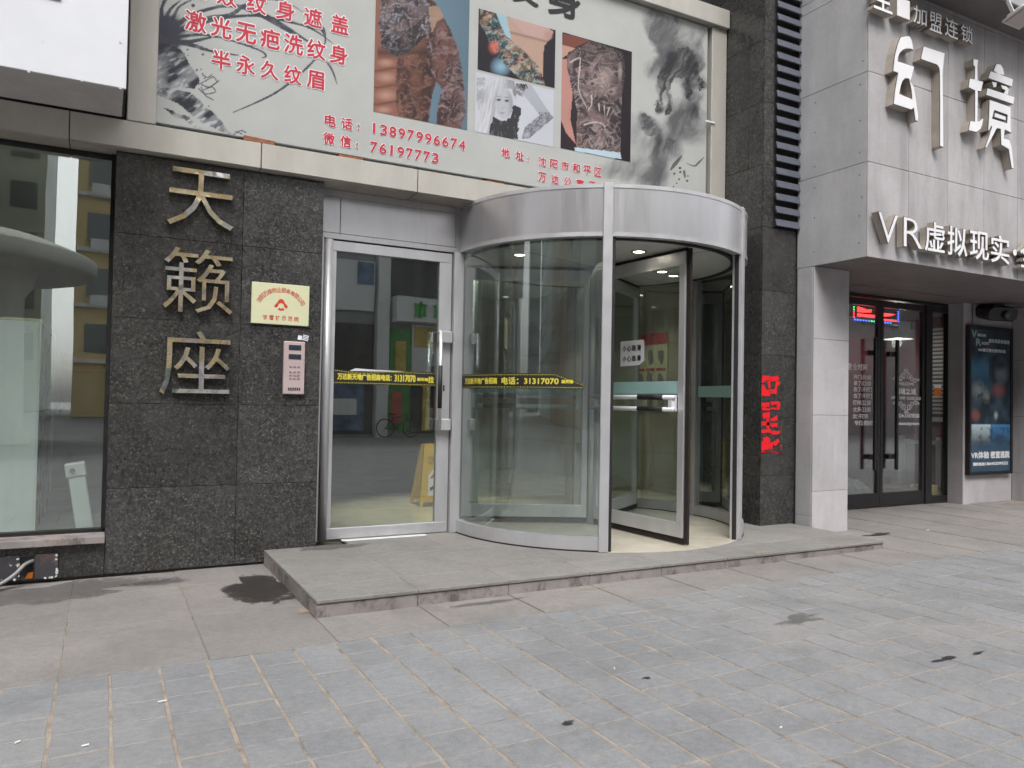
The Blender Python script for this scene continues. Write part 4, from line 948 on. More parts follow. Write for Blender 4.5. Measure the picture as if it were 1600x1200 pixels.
def photo2(X, Z):
    u, v = px_of(X, Z); x = (u - 735) * 4.615; y = v * 4.615
    img = lay(np.zeros(X.shape + (3,)), np.ones(X.shape), (30, 26, 34))
    n = fbm(x / 60, y / 60, 4, 51)
    img = lay(img, poly_mask(x, y, [(170, 60), (270, 120), (300, 290), (250, 260)]), (150, 178, 190)); img = lay(img, np.clip(1.2 - np.hypot((x - 220) / 70, (y - 480) / 70), 0, 1), (130, 165, 185))
    body = poly_mask(x, y, [(260, 120), (560, 200), (600, 230), (560, 300), (530, 330), (520, 560), (400, 400), (300, 300)]); img = lay(img, body, (176, 146, 130))
    face = poly_mask(x, y, [(280, 120), (540, 190), (530, 240), (520, 290), (470, 290), (380, 240)]); img = lay(img, face, (182, 150, 142)); img = shade(img, np.clip(1 - np.abs(y - 270 - (x - 430) * .25) / 16, 0, 1) * body, 0.55)
    img = lay(img, np.clip(2 - 2 * np.hypot((x - 565) / 32, (y - 258) / 38), 0, 1), (176, 132, 128))
    arm = poly_mask(x, y, [(70, 60), (180, 100), (260, 270), (380, 360), (500, 490), (540, 620), (380, 590), (260, 480), (150, 350), (110, 240), (60, 160)]); img = lay(img, arm, (196, 164, 134))
    t2 = arm * (fbm(x / 40, y / 40, 3, 55) > 0.42); cl = fbm(x / 45, y / 45, 3, 58)
    img = lay(img, t2 * (cl < .42), (44, 88, 92)); img = lay(img, t2 * (cl > .42) * (cl < .52), (92, 56, 78)); img = lay(img, t2 * (cl > .52) * (cl < .58), (180, 92, 70))
    img = tattoo(img, x, y, arm, 24, 61, (30, 30, 36), (170, 190, 186), .8); img = lay(img, np.clip(1.4 - np.hypot((x - 170) / 36, (y - 340) / 44), 0, 1) * .7, (208, 104, 84))
    return img
def photo3(X, Z):
    u, v = px_of(X, Z); x = (u - 735) * 4.615; y = v * 4.615
    img = lay(np.zeros(X.shape + (3,)), np.ones(X.shape), (188, 190, 198)); n = fbm(x / 30, y / 30, 4, 71)
    tt = poly_mask(x, y, [(45, 560), (110, 560), (100, 700), (60, 800), (40, 700)]); img = tattoo(img, x, y, tt, 16, 73, (120, 120, 126), (200, 200, 204), .6)
    arm = poly_mask(x, y, [(330, 600), (430, 600), (560, 800), (600, 850), (420, 1000), (370, 1000), (390, 920), (500, 830), (380, 680)]); img = lay(img, arm, (164, 166, 174)); img = shade(img, arm * np.clip((y - 700) / 500, 0, 1), .8)
    img = tattoo(img, x, y, arm * (y > 810), 14, 76, (84, 84, 90), (190, 190, 196), .8); img = tattoo(img, x, y, poly_mask(x, y, [(325, 600), (400, 610), (380, 700), (335, 680)]), 14, 77, (60, 60, 66), (190, 190, 190))
    for fx in (368, 384, 400): img = lay(img, stroke(x, y, [(fx, 610), (fx + 14, 640)], [9, 5]), (24, 24, 28))
    hair = poly_mask(x + 20 * (n - .5), y, [(90, 680), (120, 620), (180, 575), (250, 558), (315, 585), (335, 640), (330, 740), (312, 690), (295, 640), (240, 640), (200, 680), (180, 760), (172, 860), (150, 965), (50, 955), (75, 800)])
    g = np.clip((x - 90) / 200, 0, 1); strand = fbm((x + .25 * (y - 600)) / 9, y / 140, 3, 78)
    fc = np.clip((1 - np.hypot((x - 245) / 66, (y - 748) / 118)) * 6, 0, 1); img = lay(img, fc, (176, 177, 184)); img = shade(img, fc * np.clip((x - 255) / 50, 0, 1), .62); img = shade(img, fc * np.clip(1 - np.hypot((x - 245) / 22, (y - 770) / 26), 0, 1), .9)
    img = lay(img, hair, (196, 197, 202)); img = shade(img, hair * np.clip((strand - .35) * 2.4, 0, 1), .58); img = shade(img, hair * np.clip((x - 215) / 90, 0, 1) * (y < 690), .55)
    for (ex, ey) in ((204, 720), (262, 727)):
        img = lay(img, np.clip(1.5 - 1.5 * np.hypot((x - ex) / 25, (y - ey) / 13), 0, 1) * .75, (70, 70, 76)); img = lay(img, np.clip(1.6 - 1.6 * np.hypot((x - ex) / 15, (y - ey) / 8), 0, 1), (20, 20, 24)); img = lay(img, np.clip(1.4 - 1.4 * np.hypot((x - ex) / 30, (y - ey + 25) / 6), 0, 1) * .6, (96, 96, 102))
    img = lay(img, np.clip(1.4 - 1.4 * np.hypot((x - 230) / 26, (y - 815) / 10), 0, 1) * .6, (110, 106, 112)); img = lay(img, np.clip(1.4 - 1.4 * np.hypot((x - 230) / 16, (y - 782) / 6), 0, 1) * .4, (130, 130, 136))
    dk = poly_mask(x + 46 * (n - .5), y + 34 * (n - .5), [(165, 840), (200, 862), (240, 876), (290, 840), (318, 760), (352, 770), (362, 840), (335, 900), (345, 1005), (135, 975), (150, 900)]); img = lay(img, dk * .97, (34, 31, 36)); img = lay(img, dk * np.clip((fbm(x / 10, y / 40, 3, 79) - .6) * 4, 0, .5), (120, 120, 124))
    return img
def photo4(X, Z):
    u, v = px_of(X, Z); x = (u - 735) * 4.615; y = v * 4.615
    img = lay(np.zeros(X.shape + (3,)), np.ones(X.shape), (38, 26, 34)); n = fbm(x / 70, y / 70, 4, 81)
    img = lay(img, poly_mask(x, y, [(670, 240), (870, 290), (760, 340), (690, 380), (660, 360)]), (112, 62, 52)); img = lay(img, poly_mask(x, y, [(660, 320), (760, 350), (690, 400), (660, 420)]), (178, 138, 122))
    img = lay(img, poly_mask(x, y, [(655, 420), (700, 430), (740, 640), (720, 860), (760, 1040), (690, 960), (650, 860)]), (176, 128, 118))
    back = poly_mask(x, y, [(700, 380), (880, 290), (1100, 380), (1120, 520), (1090, 700), (1080, 1110), (760, 1070), (770, 800), (730, 640), (695, 480)]); img = lay(img, back, (128, 106, 104))
    img = lay(img, poly_mask(x, y, [(770, 960), (860, 1050), (800, 1080), (760, 1060)]), (186, 150, 136))
    img = tattoo(img, x, y, back, 30, 84, (34, 28, 36), (184, 168, 164)); img = shade(img, back * np.clip((x - 980) / 140, 0, 1), .5); img = shade(img, back * np.clip((480 - y) / 160, 0, 1), .45)
    for (cx, cyy, rx, ry, a, cc) in ((970, 560, 60, 80, .55, (176, 156, 150)), (880, 600, 40, 26, .6, (170, 150, 146)), (880, 604, 16, 12, .9, (30, 26, 32)), (1015, 660, 40, 24, .6, (170, 150, 146)), (1015, 662, 16, 10, .9, (30, 26, 32)), (935, 665, 30, 34, .5, (150, 128, 124)), (940, 790, 60, 40, .8, (36, 28, 34)), (1080, 520, 16, 60, .6, (170, 156, 152))):
        img = lay(img, np.clip(1.4 - np.hypot((x - cx) / rx, (y - cyy) / ry), 0, 1) * a, cc)
    for pts in ([(870, 690), (875, 750), (845, 800)], [(925, 750), (930, 800)], [(965, 765), (968, 815)], [(1000, 780), (985, 830)], [(790, 480), (780, 640), (840, 780)], [(820, 900), (900, 880), (960, 900), (970, 940)], [(720, 450), (790, 420), (780, 520)]):
        pw = smooth_path(pts, 5); img = lay(img, .8 * stroke(x, y, pw, [13 - 9 * q / len(pw) for q in range(len(pw))]), (188, 176, 170))
    img = lay(img, poly_mask(x, y, [(750, 1062), (1080, 1100), (1090, 1150), (750, 1090)]), (176, 196, 206)); img = shade(img, (x > 1090), .7)
    return img
PH = [('torso_photo', 2.222, 3.212, 4.262, 6.05, photo1, 90, 160, 'print showing a tattooed chest and arm against blue'), ('arm_photo', 3.316, 4.242, 4.912, 5.547, photo2, 96, 66, 'print showing a colourful tattooed forearm'),
      ('portrait_photo', 3.297, 4.232, 4.265, 4.882, photo3, 130, 86, 'black and white print of a long-haired woman'), ('back_photo', 4.33, 5.268, 4.271, 5.549, photo4, 110, 150, 'print showing a back covered by a dark tattoo')]
for nm, x0, x1, z0, z1, fn, a, b_, lab in PH:
    o = print_panel(nm, x0, x1, z0, z1, BY - 0.0015, a, b_, fn, 'print_matt', bb_t); o['label'] = lab
def bline(s, cx0, cx1, zc, h, mat='ink_red', halo=True, off=0.028):
    """a printed line: characters of height h spread with centres from cx0 to cx1"""
    n = len(s)
    for i, ch in enumerate(s):
        cx = cx0 + (cx1 - cx0) * i / max(n - 1, 1)
        if ch == ' ': continue
        v, f = glyph(ch, off)
        hw_ = h * 0.46 if ord(ch) > 255 else h * 0.33
        if ch in '：:': x0, x1, z0, z1 = cx - h * .06, cx + h * .06, zc - h * .32, zc + h * .12
        elif ch == '1': x0, x1, z0, z1 = cx - h * .13, cx + h * .06, zc - h * .46, zc + h * .46
        else: x0, x1, z0, z1 = cx - hw_ * .95, cx + hw_ * .95, zc - h * .46, zc + h * .46
        text('printed_character', ch, x0, x1, z0, z1, BY - 0.0045, mat, bb_t, bold=h * off)
        if halo: text('character_halo', ch, x0, x1, z0, z1, BY - 0.0020, 'ink_white', bb_t, bold=h * (off + .045), ring=8)
for s, a, bb_, zc, h in (('失败纹身遮盖', 0.62, 1.879, 5.02, 0.185), ('激光无疤洗纹身', 0.625, 1.873, 4.73, 0.19), ('半永久纹眉', 0.84, 1.664, 4.446, 0.175)): bline(s, a, bb_, zc, h, off=0.022)
for s, ua, va, ub, vb, h in (('电话', 516, 189, 542, 193, 0.115), ('：', 560, 197, 560, 197, .115), ('13897996674', 585, 200, 722, 227, 0.105), ('微信', 514, 217, 540, 221, 0.115), ('：', 558, 226, 558, 226, .115), ('76197773', 584, 230, 680, 247, 0.105),
                             ('地址', 790, 239, 812, 243, .105), ('：', 825, 248, 825, 248, .1), ('沈阳市和平区', 847, 253, 934, 269, .105), ('万达公寓天籁座', 847, 276, 962, 298, .105)):
    p0, p1 = at(ua, va, BY), at(ub, vb, BY); bline(s, p0.x, p1.x, (p0.z + p1.z) / 2, h)
for ch, u0, v0, u1, v1 in (('纹', 783, -45, 840, 20), ('身', 858, -30, 905, 42)):
    a, c = at(u0, v0, BY), at(u1, v1, BY); text('printed_character', ch, a.x, c.x, c.z + 0.06, a.z, BY - 0.0028, 'ink_black', bb_t, bold=0.012, ring=8)
box('cable_tie', 6.36, 6.50, 7.055, 7.07, 4.93, 4.955, 'white_paint', bb_t, 0.003)

# bricks under the billboard
for k, (u, v, lx, tilt) in enumerate(((404, 224, 0.27, 2), (547, 249, 0.24, -2), (772, 285, 0.22, 1), (764, 277, 0.15, -18))):
    p = at(u, v, 7.13); b = MB(); zb = 3.772 + (0.047 if k == 3 else 0)
    b.box(p.x - lx / 2, p.x + lx / 2, 7.095 + .01 * k, 7.22, zb, zb + 0.045, rot_about((p.x, 7.13, zb), 'Y', tilt))
    tag(b.build('brick', 'brick', None, 0.004), ('reddish brick wedged under the left end of the billboard', 'thin brick under the billboard above the swing door', 'lower brick under the billboard beside the revolving drum', 'upper tilted brick on another brick beside the revolving drum')[k], 'brick', 'bricks propping the billboard')

# white sign box at the upper left
wb = thing('sign_box', 'plain white sign box projecting at the upper left', 'sign', (-2.0, 6.8, 3.80))
box('face', -6.0, 0.096, 6.40, 6.42, 3.785, 7.0, 'white_box', wb, 0.004)
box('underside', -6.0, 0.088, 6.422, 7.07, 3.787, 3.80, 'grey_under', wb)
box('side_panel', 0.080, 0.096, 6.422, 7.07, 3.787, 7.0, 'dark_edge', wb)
for (u, v) in ((188, 66), (188, 138), (128, 126), (45, 112)):
    p = at(u, v, 6.40); s = MB(); s.box(p.x - .008, p.x + .008, 6.395, 6.40, p.z - .008, p.z + .008); s.build('screw', 'grey_under', wb)
a = at(0, -30, 6.40); c = at(95, 0, 6.40)
text('lettering', '一', -1.2, c.x, c.z - 0.005, c.z + .06, 6.397, 'dark_edge', wb, 0.01)

# ================================================================== CHARACTERS ON THE GRANITE PILLAR
for ch, x0, x1, z0, z1, lab in (('天', 0.44, 0.985, 2.955, 3.46, 'polished metal character, topmost of three on the granite pillar'), ('籁', 0.425, 0.995, 2.215, 2.775, 'polished metal character, middle of three on the granite pillar'), ('座', 0.42, 0.985, 1.508, 2.065, 'polished metal character, lowest of three on the granite pillar')):
    o = text('metal_character', ch, x0, x1, z0, z1, YW - 0.012, 'mirror_steel', None, depth=0.045, offset=-0.004); tag(o, lab, 'sign character', 'metal characters on the pillar')
# plaque
pq = thing('plaque', 'cream wall plaque with red writing and emblem on the granite', 'plaque', (1.41, YW - .01, 2.16))
box('plate', 1.155, 1.668, YW - 0.022, YW - 0.002, 2.162, 2.535, 'plaque_cream', pq, 0.004)
arc_s = '沈阳万维物业服务有限公司'
for i, ch in enumerate(arc_s):
    aa = R(152 - 124 * i / (len(arc_s) - 1)); ccx, ccz = 1.412, 2.283; rr = 0.20
    px_, pz_ = ccx + rr * 1.08 * math.cos(aa), ccz + rr * 0.98 * math.sin(aa); rotn = aa - math.pi / 2; h = 0.020
    def fm(u, v, w, px_=px_, pz_=pz_, rotn=rotn): return (px_ + u * math.cos(rotn) - v * math.sin(rotn), YW - 0.0235, pz_ + u * math.sin(rotn) + v * math.cos(rotn))
    text('lettering', ch, -h, h, -h * 1.1, h * 1.1, 0, 'ink_red_plaque', pq, fmap=fm, offset=0.01)
for i, ch in enumerate('学雷锋示范岗'): text('lettering', ch, 1.257 + .0555 * i, 1.295 + .0555 * i, 2.200, 2.244, YW - 0.0235, 'ink_red_plaque', pq, offset=0.01)
b = MB(); b.prism([(1.352, 2.325), (1.358, 2.338), (1.382, 2.365), (1.39, 2.385), (1.402, 2.396), (1.425, 2.396), (1.438, 2.384), (1.446, 2.362), (1.470, 2.338), (1.474, 2.325), (1.458, 2.315), (1.440, 2.330), (1.436, 2.352), (1.412, 2.362), (1.392, 2.352), (1.386, 2.330), (1.372, 2.315)], YW - 0.0245, YW - 0.0225); b.build('emblem', 'ink_red_plaque', pq)
b = MB(); b.prism([(1.386, 2.300), (1.40, 2.318), (1.414, 2.306), (1.43, 2.318), (1.444, 2.300), (1.414, 2.290)], YW - 0.0245, YW - 0.0225); b.build('emblem', 'ink_red_plaque', pq)
# intercom
ic = thing('intercom', 'pale pink door intercom panel with keypad below the plaque', 'intercom', (1.537, YW - .02, 1.528))
box('housing', 1.445, 1.636, YW - 0.045, YW - 0.002, 1.532, 2.015, 'intercom_pink', ic, 0.008, segs=2)
for z0, z1 in ((1.935, 1.982), (1.852, 1.898)): box('display', 1.487, 1.60, YW - 0.049, YW - 0.044, z0, z1, 'lcd', ic, 0.002)
for r in range(4):
    for q in range(3):
        z = 1.785 - (0 if r == 0 else 0.018) - 0.030 * r; box('button', 1.497 + .036 * q, 1.520 + .036 * q, YW - 0.050, YW - 0.044, z - .009, z + .006, 'button_grey', ic, 0.002)
for q in range(6): box('speaker_slot', 1.490 + .019 * q, 1.503 + .019 * q, YW - 0.0475, YW - 0.044, 1.566, 1.592, 'lcd', ic)
st_ = thing('sticker', 'small torn black and white sticker above the intercom', 'sticker', (1.63, YW, 2.03))
b = MB(); b.box(1.575, 1.612, YW - 0.006, YW - 0.002, 2.035, 2.075, rot_about((1.6, YW, 2.05), 'Y', 5)); b.build('sheet', 'paper', st_)
for k in range(4):
    b = MB(); b.box(1.618, 1.672, YW - 0.006, YW - 0.002, 2.032 + .014 * k, 2.040 + .014 * k, rot_about((1.64, YW, 2.05), 'Y', 12)); b.build('stripe', 'paper', st_)

# ================================================================== DOOR BANNERS AND NOTICE
def banner(name, label, x0, x1, z0, z1, fm, s1, s2, s3, group, cut=None):
    bt = thing(name, label, 'banner', fm((x0 + x1) / 2, z0, 0), group)
    n = 24; b = MB()
    for i in range(n):
        a, c = x0 + (x1 - x0) * i / n, x0 + (x1 - x0) * (i + 1) / n
        ta = z1 - (cut(a) if cut else 0); tc = z1 - (cut(c) if cut else 0)
        b.quad(fm(a, z0, .001), fm(c, z0, .001), fm(c, tc, .001), fm(a, ta, .001)); b.quad(fm(a, z0, .0), fm(a, ta, .0), fm(c, tc, .0), fm(c, z0, .0))
    b.build('tape', 'ink_black', bt)
    h = z1 - z0
    for row, zc in enumerate((z0 + h * .09, z1 - h * .09)):
        b = MB(); m = int((x1 - x0) / (h * 0.13))
        for i in range(m):
            xx = x0 + (x1 - x0) * (i + .5) / m; hh = h * .045 * (1 if i % 2 else .6); ww = (x1 - x0) / m * .30
            zz_ = zc - (cut(xx) if (cut and row) else 0)
            b.quad(fm(xx - ww, zz_ - hh * .4, .002), fm(xx, zz_ - hh, .002), fm(xx + ww, zz_ + hh * .4, .002), fm(xx, zz_ + hh, .002))
        b.build('border', 'ink_yellow', bt)
    w = x1 - x0
    for (s, f0, f1, k0, k1) in ((s1, *s2[0], .30, .72), (s2[1], *s2[2], .27, .74), (s3, *s2[3], .36, .58)):
        if s: text('lettering', s, x0 + w * f0, x0 + w * f1, z0 + h * k0, z0 + h * k1, 0, 'ink_yellow', bt, fmap=lambda u, v, q: fm(u, v, .002 + q), bold=0.003)
    return bt
fm1 = lambda u, v, w: (u, 7.427 - w, v - 0.000 * u)
bt1 = banner('door_banner', 'black and yellow advertising tape across the swing door', 1.992, 3.055, 1.645, 1.79, fm1, '万达新天地广告招商电话：', ((.03, .55), '31317070', (.58, .79), (.81, .92)), '新天地', 'advertising tapes on the doors', lambda x: 0.02 * max(0, math.sin((x - 2.0) * 6)) * (x < 2.6))
text('lettering', '拉', 2.975, 3.035, 1.68, 1.745, 7.4245, 'ink_yellow', bt1, bold=.003)
b = MB(); b.poly([(2.14, 7.424, 1.775), (2.6, 7.424, 1.782), (2.72, 7.423, 1.79), (2.4, 7.42, 1.796), (2.2, 7.42, 1.803)]); b.build('torn_edge', 'paper', bt1)
def fm2(u, v, w):     # u = arc length along the outside of the drum glass from the left post
    a = A_P1 + R(2.2) + u / RG; r = RG + 0.003 + w; return (CX + r * math.cos(a), CY + r * math.sin(a), v)
bt2 = banner('drum_banner', 'black and yellow advertising tape on the curved drum glass', 0.0, 1.53, 1.63, 1.775, fm2, '万达新天地广告招商', ((.05, .40), '电话：31317070', (.44, .84), (.86, .93)), '新天地', 'advertising tapes on the doors', lambda x: max(0, (x - 1.25)) * 0.35)
aw = R(-86.5); mw = Matrix.Translation((CX, CY, 0)) @ Matrix.Rotation(aw, 4, 'Z')
def fmw(u, v, w): return tuple(mw @ Vector((u, -0.0105 - w, v)))
nt = thing('paper_notice', 'white paper notice taped to the revolving door wing', 'notice', fmw(0.62, 1.72, 0))
b = MB()
pts = [(0.49, 1.905), (0.80, 1.912), (0.85, 1.945), (0.875, 1.96), (0.872, 2.15), (0.855, 2.178), (0.488, 2.176)]
b.poly([fmw(u, v, .0015) for u, v in pts]); b.poly([fmw(u, v, .0) for u, v in reversed(pts)]); b.build('sheet', 'paper', nt)
for k, (z0, z1) in enumerate(((2.065, 2.125), (1.955, 2.015))):
    for i, ch in enumerate('小心路滑'): text('lettering', ch, 0.525 + .078 * i, 0.590 + .078 * i, z0, z1, 0, 'ink_black', nt, fmap=lambda u, v, w: fmw(u, v, .003 + w), bold=.002)

# yellow folding floor sign in the lobby
ws = thing('floor_sign', 'yellow folding wet floor sign standing behind the swing door', 'floor sign', (4.0, 9.35, SH + .001))
def ss_pt(x, z, y0, lean): return (x, y0 + lean * (z - SH), z)
for k, (y0, lean) in enumerate(((9.25, 0.16), (9.62, -0.16))):
    out = [(3.73, 0), (3.76, 0), (3.78, .06), (4.19, .06), (4.21, 0), (4.24, 0), (4.15, .78), (4.12, .80), (3.85, .80), (3.82, .78)]
    b = MB(); n = len(out)
    A = [ss_pt(x, SH + .002 + z, y0, lean) for x, z in out]; B = [(p[0], p[1] + .025, p[2]) for p in A]
    b.poly(A); b.poly(B[::-1])
    for i in range(n): j = (i + 1) % n; b.quad(A[j], A[i], B[i], B[j])
    b.build('leaf', 'yellow_plastic', ws)
for (s, z0, z1) in (('CLEANING', .60, .64), ('IN PROGRESS', .54, .58)):
    text('lettering', s, 3.87, 4.12, SH + z0, SH + z1, 0, 'ink_black', ws, fmap=lambda u, v, w: (u, 9.25 + .16 * (v - SH) - .002, v), offset=.01)
b = MB(); b.poly([ss_pt(x, SH + z, 9.248, .16) for x, z in ((3.84, .14), (4.12, .14), (4.10, .46), (3.98, .52), (3.86, .40))]); b.build('picture_panel', 'paper', ws)
b = MB(); b.poly([ss_pt(x, SH + z, 9.246, .16) for x, z in ((3.88, .36), (3.91, .36), (4.02, .50), (3.99, .50))]); b.build('picture', 'ink_red', ws)
b = MB(); b.poly([ss_pt(x, SH + z, 9.246, .16) for x, z in ((3.88, .20), (3.95, .24), (4.08, .34), (4.06, .37), (3.94, .28), (3.87, .24))]); b.build('picture', 'ink_black', ws)

ws.location.x -= 0.10; W[ws.name] = Vector(ws.location)

# junction boxes and cables below the window
for (x0, x1, lab) in ((-0.436, -0.277, 'square black junction plate with peeling white edges below the window'), (-0.73, -0.535, 'worn black junction plate with white scratches left of the cables')):
    t_ = thing('junction_plate', lab, 'junction box', ((x0 + x1) / 2, YW, .03), 'junction plates on the plinth')
    box('plate', x0, x1, YW - 0.022, YW - 0.002, 0.03, 0.222, 'peeling_box', t_, 0.003)
    for k in range(9):
        e = random.random(); a, z0 = (x1 - random.uniform(.004, .016), .04 + .17 * e) if k < 5 else (x0 + .03 + (x1 - x0 - .05) * e, random.uniform(.028, .04))
        b = MB(); b.box(a - random.uniform(.003, .01), a + random.uniform(.003, .012), YW - .024, YW - .0205, z0 - random.uniform(.004, .014), z0 + random.uniform(.003, .012), rot_about((a, YW, z0), 'Y', random.uniform(-30, 30))); b.build('paint_residue', 'white_paint', t_)
cb = thing('cable_bundle', 'black and grey cables hanging out of the plinth at the lower left', 'cable', (-0.6, YW, 0.02))
for k, (dy, mat, r) in enumerate(((0, 'cable_black', .013), (.02, 'cable_black', .012), (.035, 'cable_grey', .014), (-.015, 'cable_grey', .008))):
    pts = smooth_path([(-0.47 + .012 * k, 7.17, .185 - .005 * k), (-0.50, 7.12 - dy, .16), (-0.56, 7.07 - dy, .10), (-0.66, 7.03 - dy, .045 - .003 * k), (-0.82, 7.0 - dy, .012 + r + gz(-.8)), (-1.2, 6.98 - dy, r + .012 + gz(-1.2))], 6)
    b = MB(); b.tube(pts, r, 8); b.build('cable', mat, cb, smooth=True)
b = MB(); b.poly([(-0.49, YW - .003, .03), (-0.445, YW - .003, .03), (-0.45, YW - .003, .20), (-0.53, YW - .003, .21), (-0.56, YW - .003, .12)]); b.build('wall_hole', 'dark_gap', cb)
b = MB(); b.poly([(-0.50, YW - .004, .035), (-0.45, YW - .004, .035), (-0.445, YW - .004, .085), (-0.48, YW - .004, .08)]); b.build('rusty_edge', 'orange', cb)

# red stencil paint on the granite column
gr = thing('stencil_paint', 'bright red spray painted stencil writing on the dark granite column', 'graffiti', (6.9, 6.455, .95))
SX = lambda x: 6.705 + (x - 128) / 300 * 0.335; SZ = lambda y: 1.862 - (y - 180) / (1035 - 180) * 0.905
for pts in ([(128, 190), (250, 185), (252, 250), (190, 235), (128, 275)], [(128, 280), (165, 300), (200, 340), (252, 330), (252, 410), (128, 410)], [(205, 250), (252, 250), (252, 330), (222, 320)], [(258, 190), (330, 190), (360, 178), (375, 215), (335, 240), (258, 245)], [(325, 235), (380, 240), (395, 265), (345, 300), (350, 385), (258, 385), (258, 335), (320, 325)],
            [(128, 485), (240, 480), (240, 520), (170, 540), (128, 530)], [(150, 540), (385, 560), (250, 566), (128, 560)], [(250, 465), (388, 465), (392, 560), (345, 560), (345, 500), (265, 510)], [(265, 535), (345, 530), (345, 560), (265, 560)],
            [(140, 592), (245, 585), (250, 655), (150, 650)], [(128, 690), (255, 690), (255, 730), (128, 732)], [(128, 775), (265, 770), (270, 815), (128, 812)], [(258, 650), (360, 620), (358, 680), (262, 690)], [(262, 710), (362, 705), (362, 750), (330, 750), (262, 740)], [(275, 790), (390, 790), (392, 825), (275, 830)], [(200, 650), (240, 650), (240, 770), (205, 770)], [(408, 740), (416, 740), (416, 825), (408, 825)],
            [(150, 860), (230, 850), (256, 880), (256, 985), (128, 1010), (128, 900), (160, 900)], [(258, 920), (310, 905), (375, 875), (392, 905), (340, 960), (300, 940), (280, 1000), (258, 1005)], [(128, 1018), (420, 1024), (422, 1034), (128, 1030)], [(412, 940), (422, 940), (424, 1030), (414, 1030)]):
    b = MB(); q = []
    for i in range(len(pts)):
        p, p2 = pts[i], pts[(i + 1) % len(pts)]
        for k in range(4):
            q.append((SX(p[0] + (p2[0] - p[0]) * k / 4 + random.uniform(-5, 5)), SZ(p[1] + (p2[1] - p[1]) * k / 4 + random.uniform(-6, 6))))
    b.poly([(x, 6.4565, z) for x, z in q]); b.build('paint', 'spray_red', gr)

# ================================================================== SHOP SIGNS ON THE RIGHT
YL = 5.40
def chan(name, label, ch, x0, x1, z0, z1, off=0.02, group='letters of the lower sign line'):
    t_ = thing(name, label, 'sign character', ((x0 + x1) / 2, YF, z0), group)
    text('face', ch, x0, x1, z0, z1, YL - .001, 'letter_face', t_, depth=0.006, offset=off - .012)
    text('rim', ch, x0, x1, z0, z1, YL, 'dark_edge', t_, depth=0.004, offset=off)
    text('return', ch, x0, x1, z0, z1, YL + 0.078, 'letter_side', t_, depth=0.074, offset=off - .004)
    return t_
kf = YL / 5.25
def cz(z): return 1.5 + (z - 1.5) * kf
for ch, x0, x1, lab in (('V', 7.079, 7.413, 'white channel letter V at the left end of the lower sign'), ('R', 7.494, 7.823, 'white channel letter R beside the V on the lower sign'), ('虚', 7.864, 8.206, 'white channel character right after the letter R'), ('拟', 8.261, 8.618, 'second white channel character after the letter R'), ('现', 8.676, 9.036, 'third white channel character after the letter R'), ('实', 9.085, 9.448, 'white channel character left of the round dot'), ('全', 9.68, 10.03, 'white channel character cut by the right picture edge')):
    chan('channel_letter', lab, ch, x0 * kf, x1 * kf, cz(3.232), cz(3.555), 0.0 if ch in 'VR' else 0.022)
dt = thing('channel_dot', 'round white dot in the lower sign line', 'sign character', (9.566 * kf, YF, cz(3.39)), 'letters of the lower sign line')
for nm, r, y0, y1, mt in (('face', .040, YL - .007, YL - .001, 'letter_face'), ('rim', .047, YL - .0009, YL + .003, 'dark_edge'), ('return', .045, YL + .0031, YF - .001, 'letter_side')):
    b = MB(); b.prism([(9.566 * kf + r * math.cos(2 * math.pi * q / 20), cz(3.39) - r * math.sin(2 * math.pi * q / 20) * -1) for q in range(20)], y0, y1); b.build(nm, mt, dt)
G2 = 'letters of the small top sign line'
for ch, x0, x1, z0, z1, lab in (('全', 6.975, 7.304, 5.69, 6.02, 'leftmost white character of the small top sign, cut by the picture edge'), ('加', 7.644, 7.867, 5.70, 5.885, 'small white character right of the blank square'), ('盟', 7.921, 8.139, 5.685, 5.89, 'second small white character right of the blank square'), ('连', 8.195, 8.432, 5.69, 5.89, 'small white character second from the right of the top sign'), ('锁', 8.49, 8.709, 5.705, 5.89, 'rightmost small white character of the top sign')):
    chan('channel_letter', lab, ch, x0 * kf, x1 * kf, cz(z0) - .01, cz(z1), 0.016, G2)
bl = thing('channel_block', 'blank white square in the small top sign line', 'sign character', (7.47 * kf, YF, cz(5.69)), G2)
box('face', 7.37 * kf, 7.58 * kf, YL - .006, YL, cz(5.695), cz(5.90), 'letter_face', bl, 0.002); box('return', 7.372 * kf, 7.578 * kf, YL + .0005, YF - .001, cz(5.697), cz(5.898), 'letter_side', bl, 0.002)

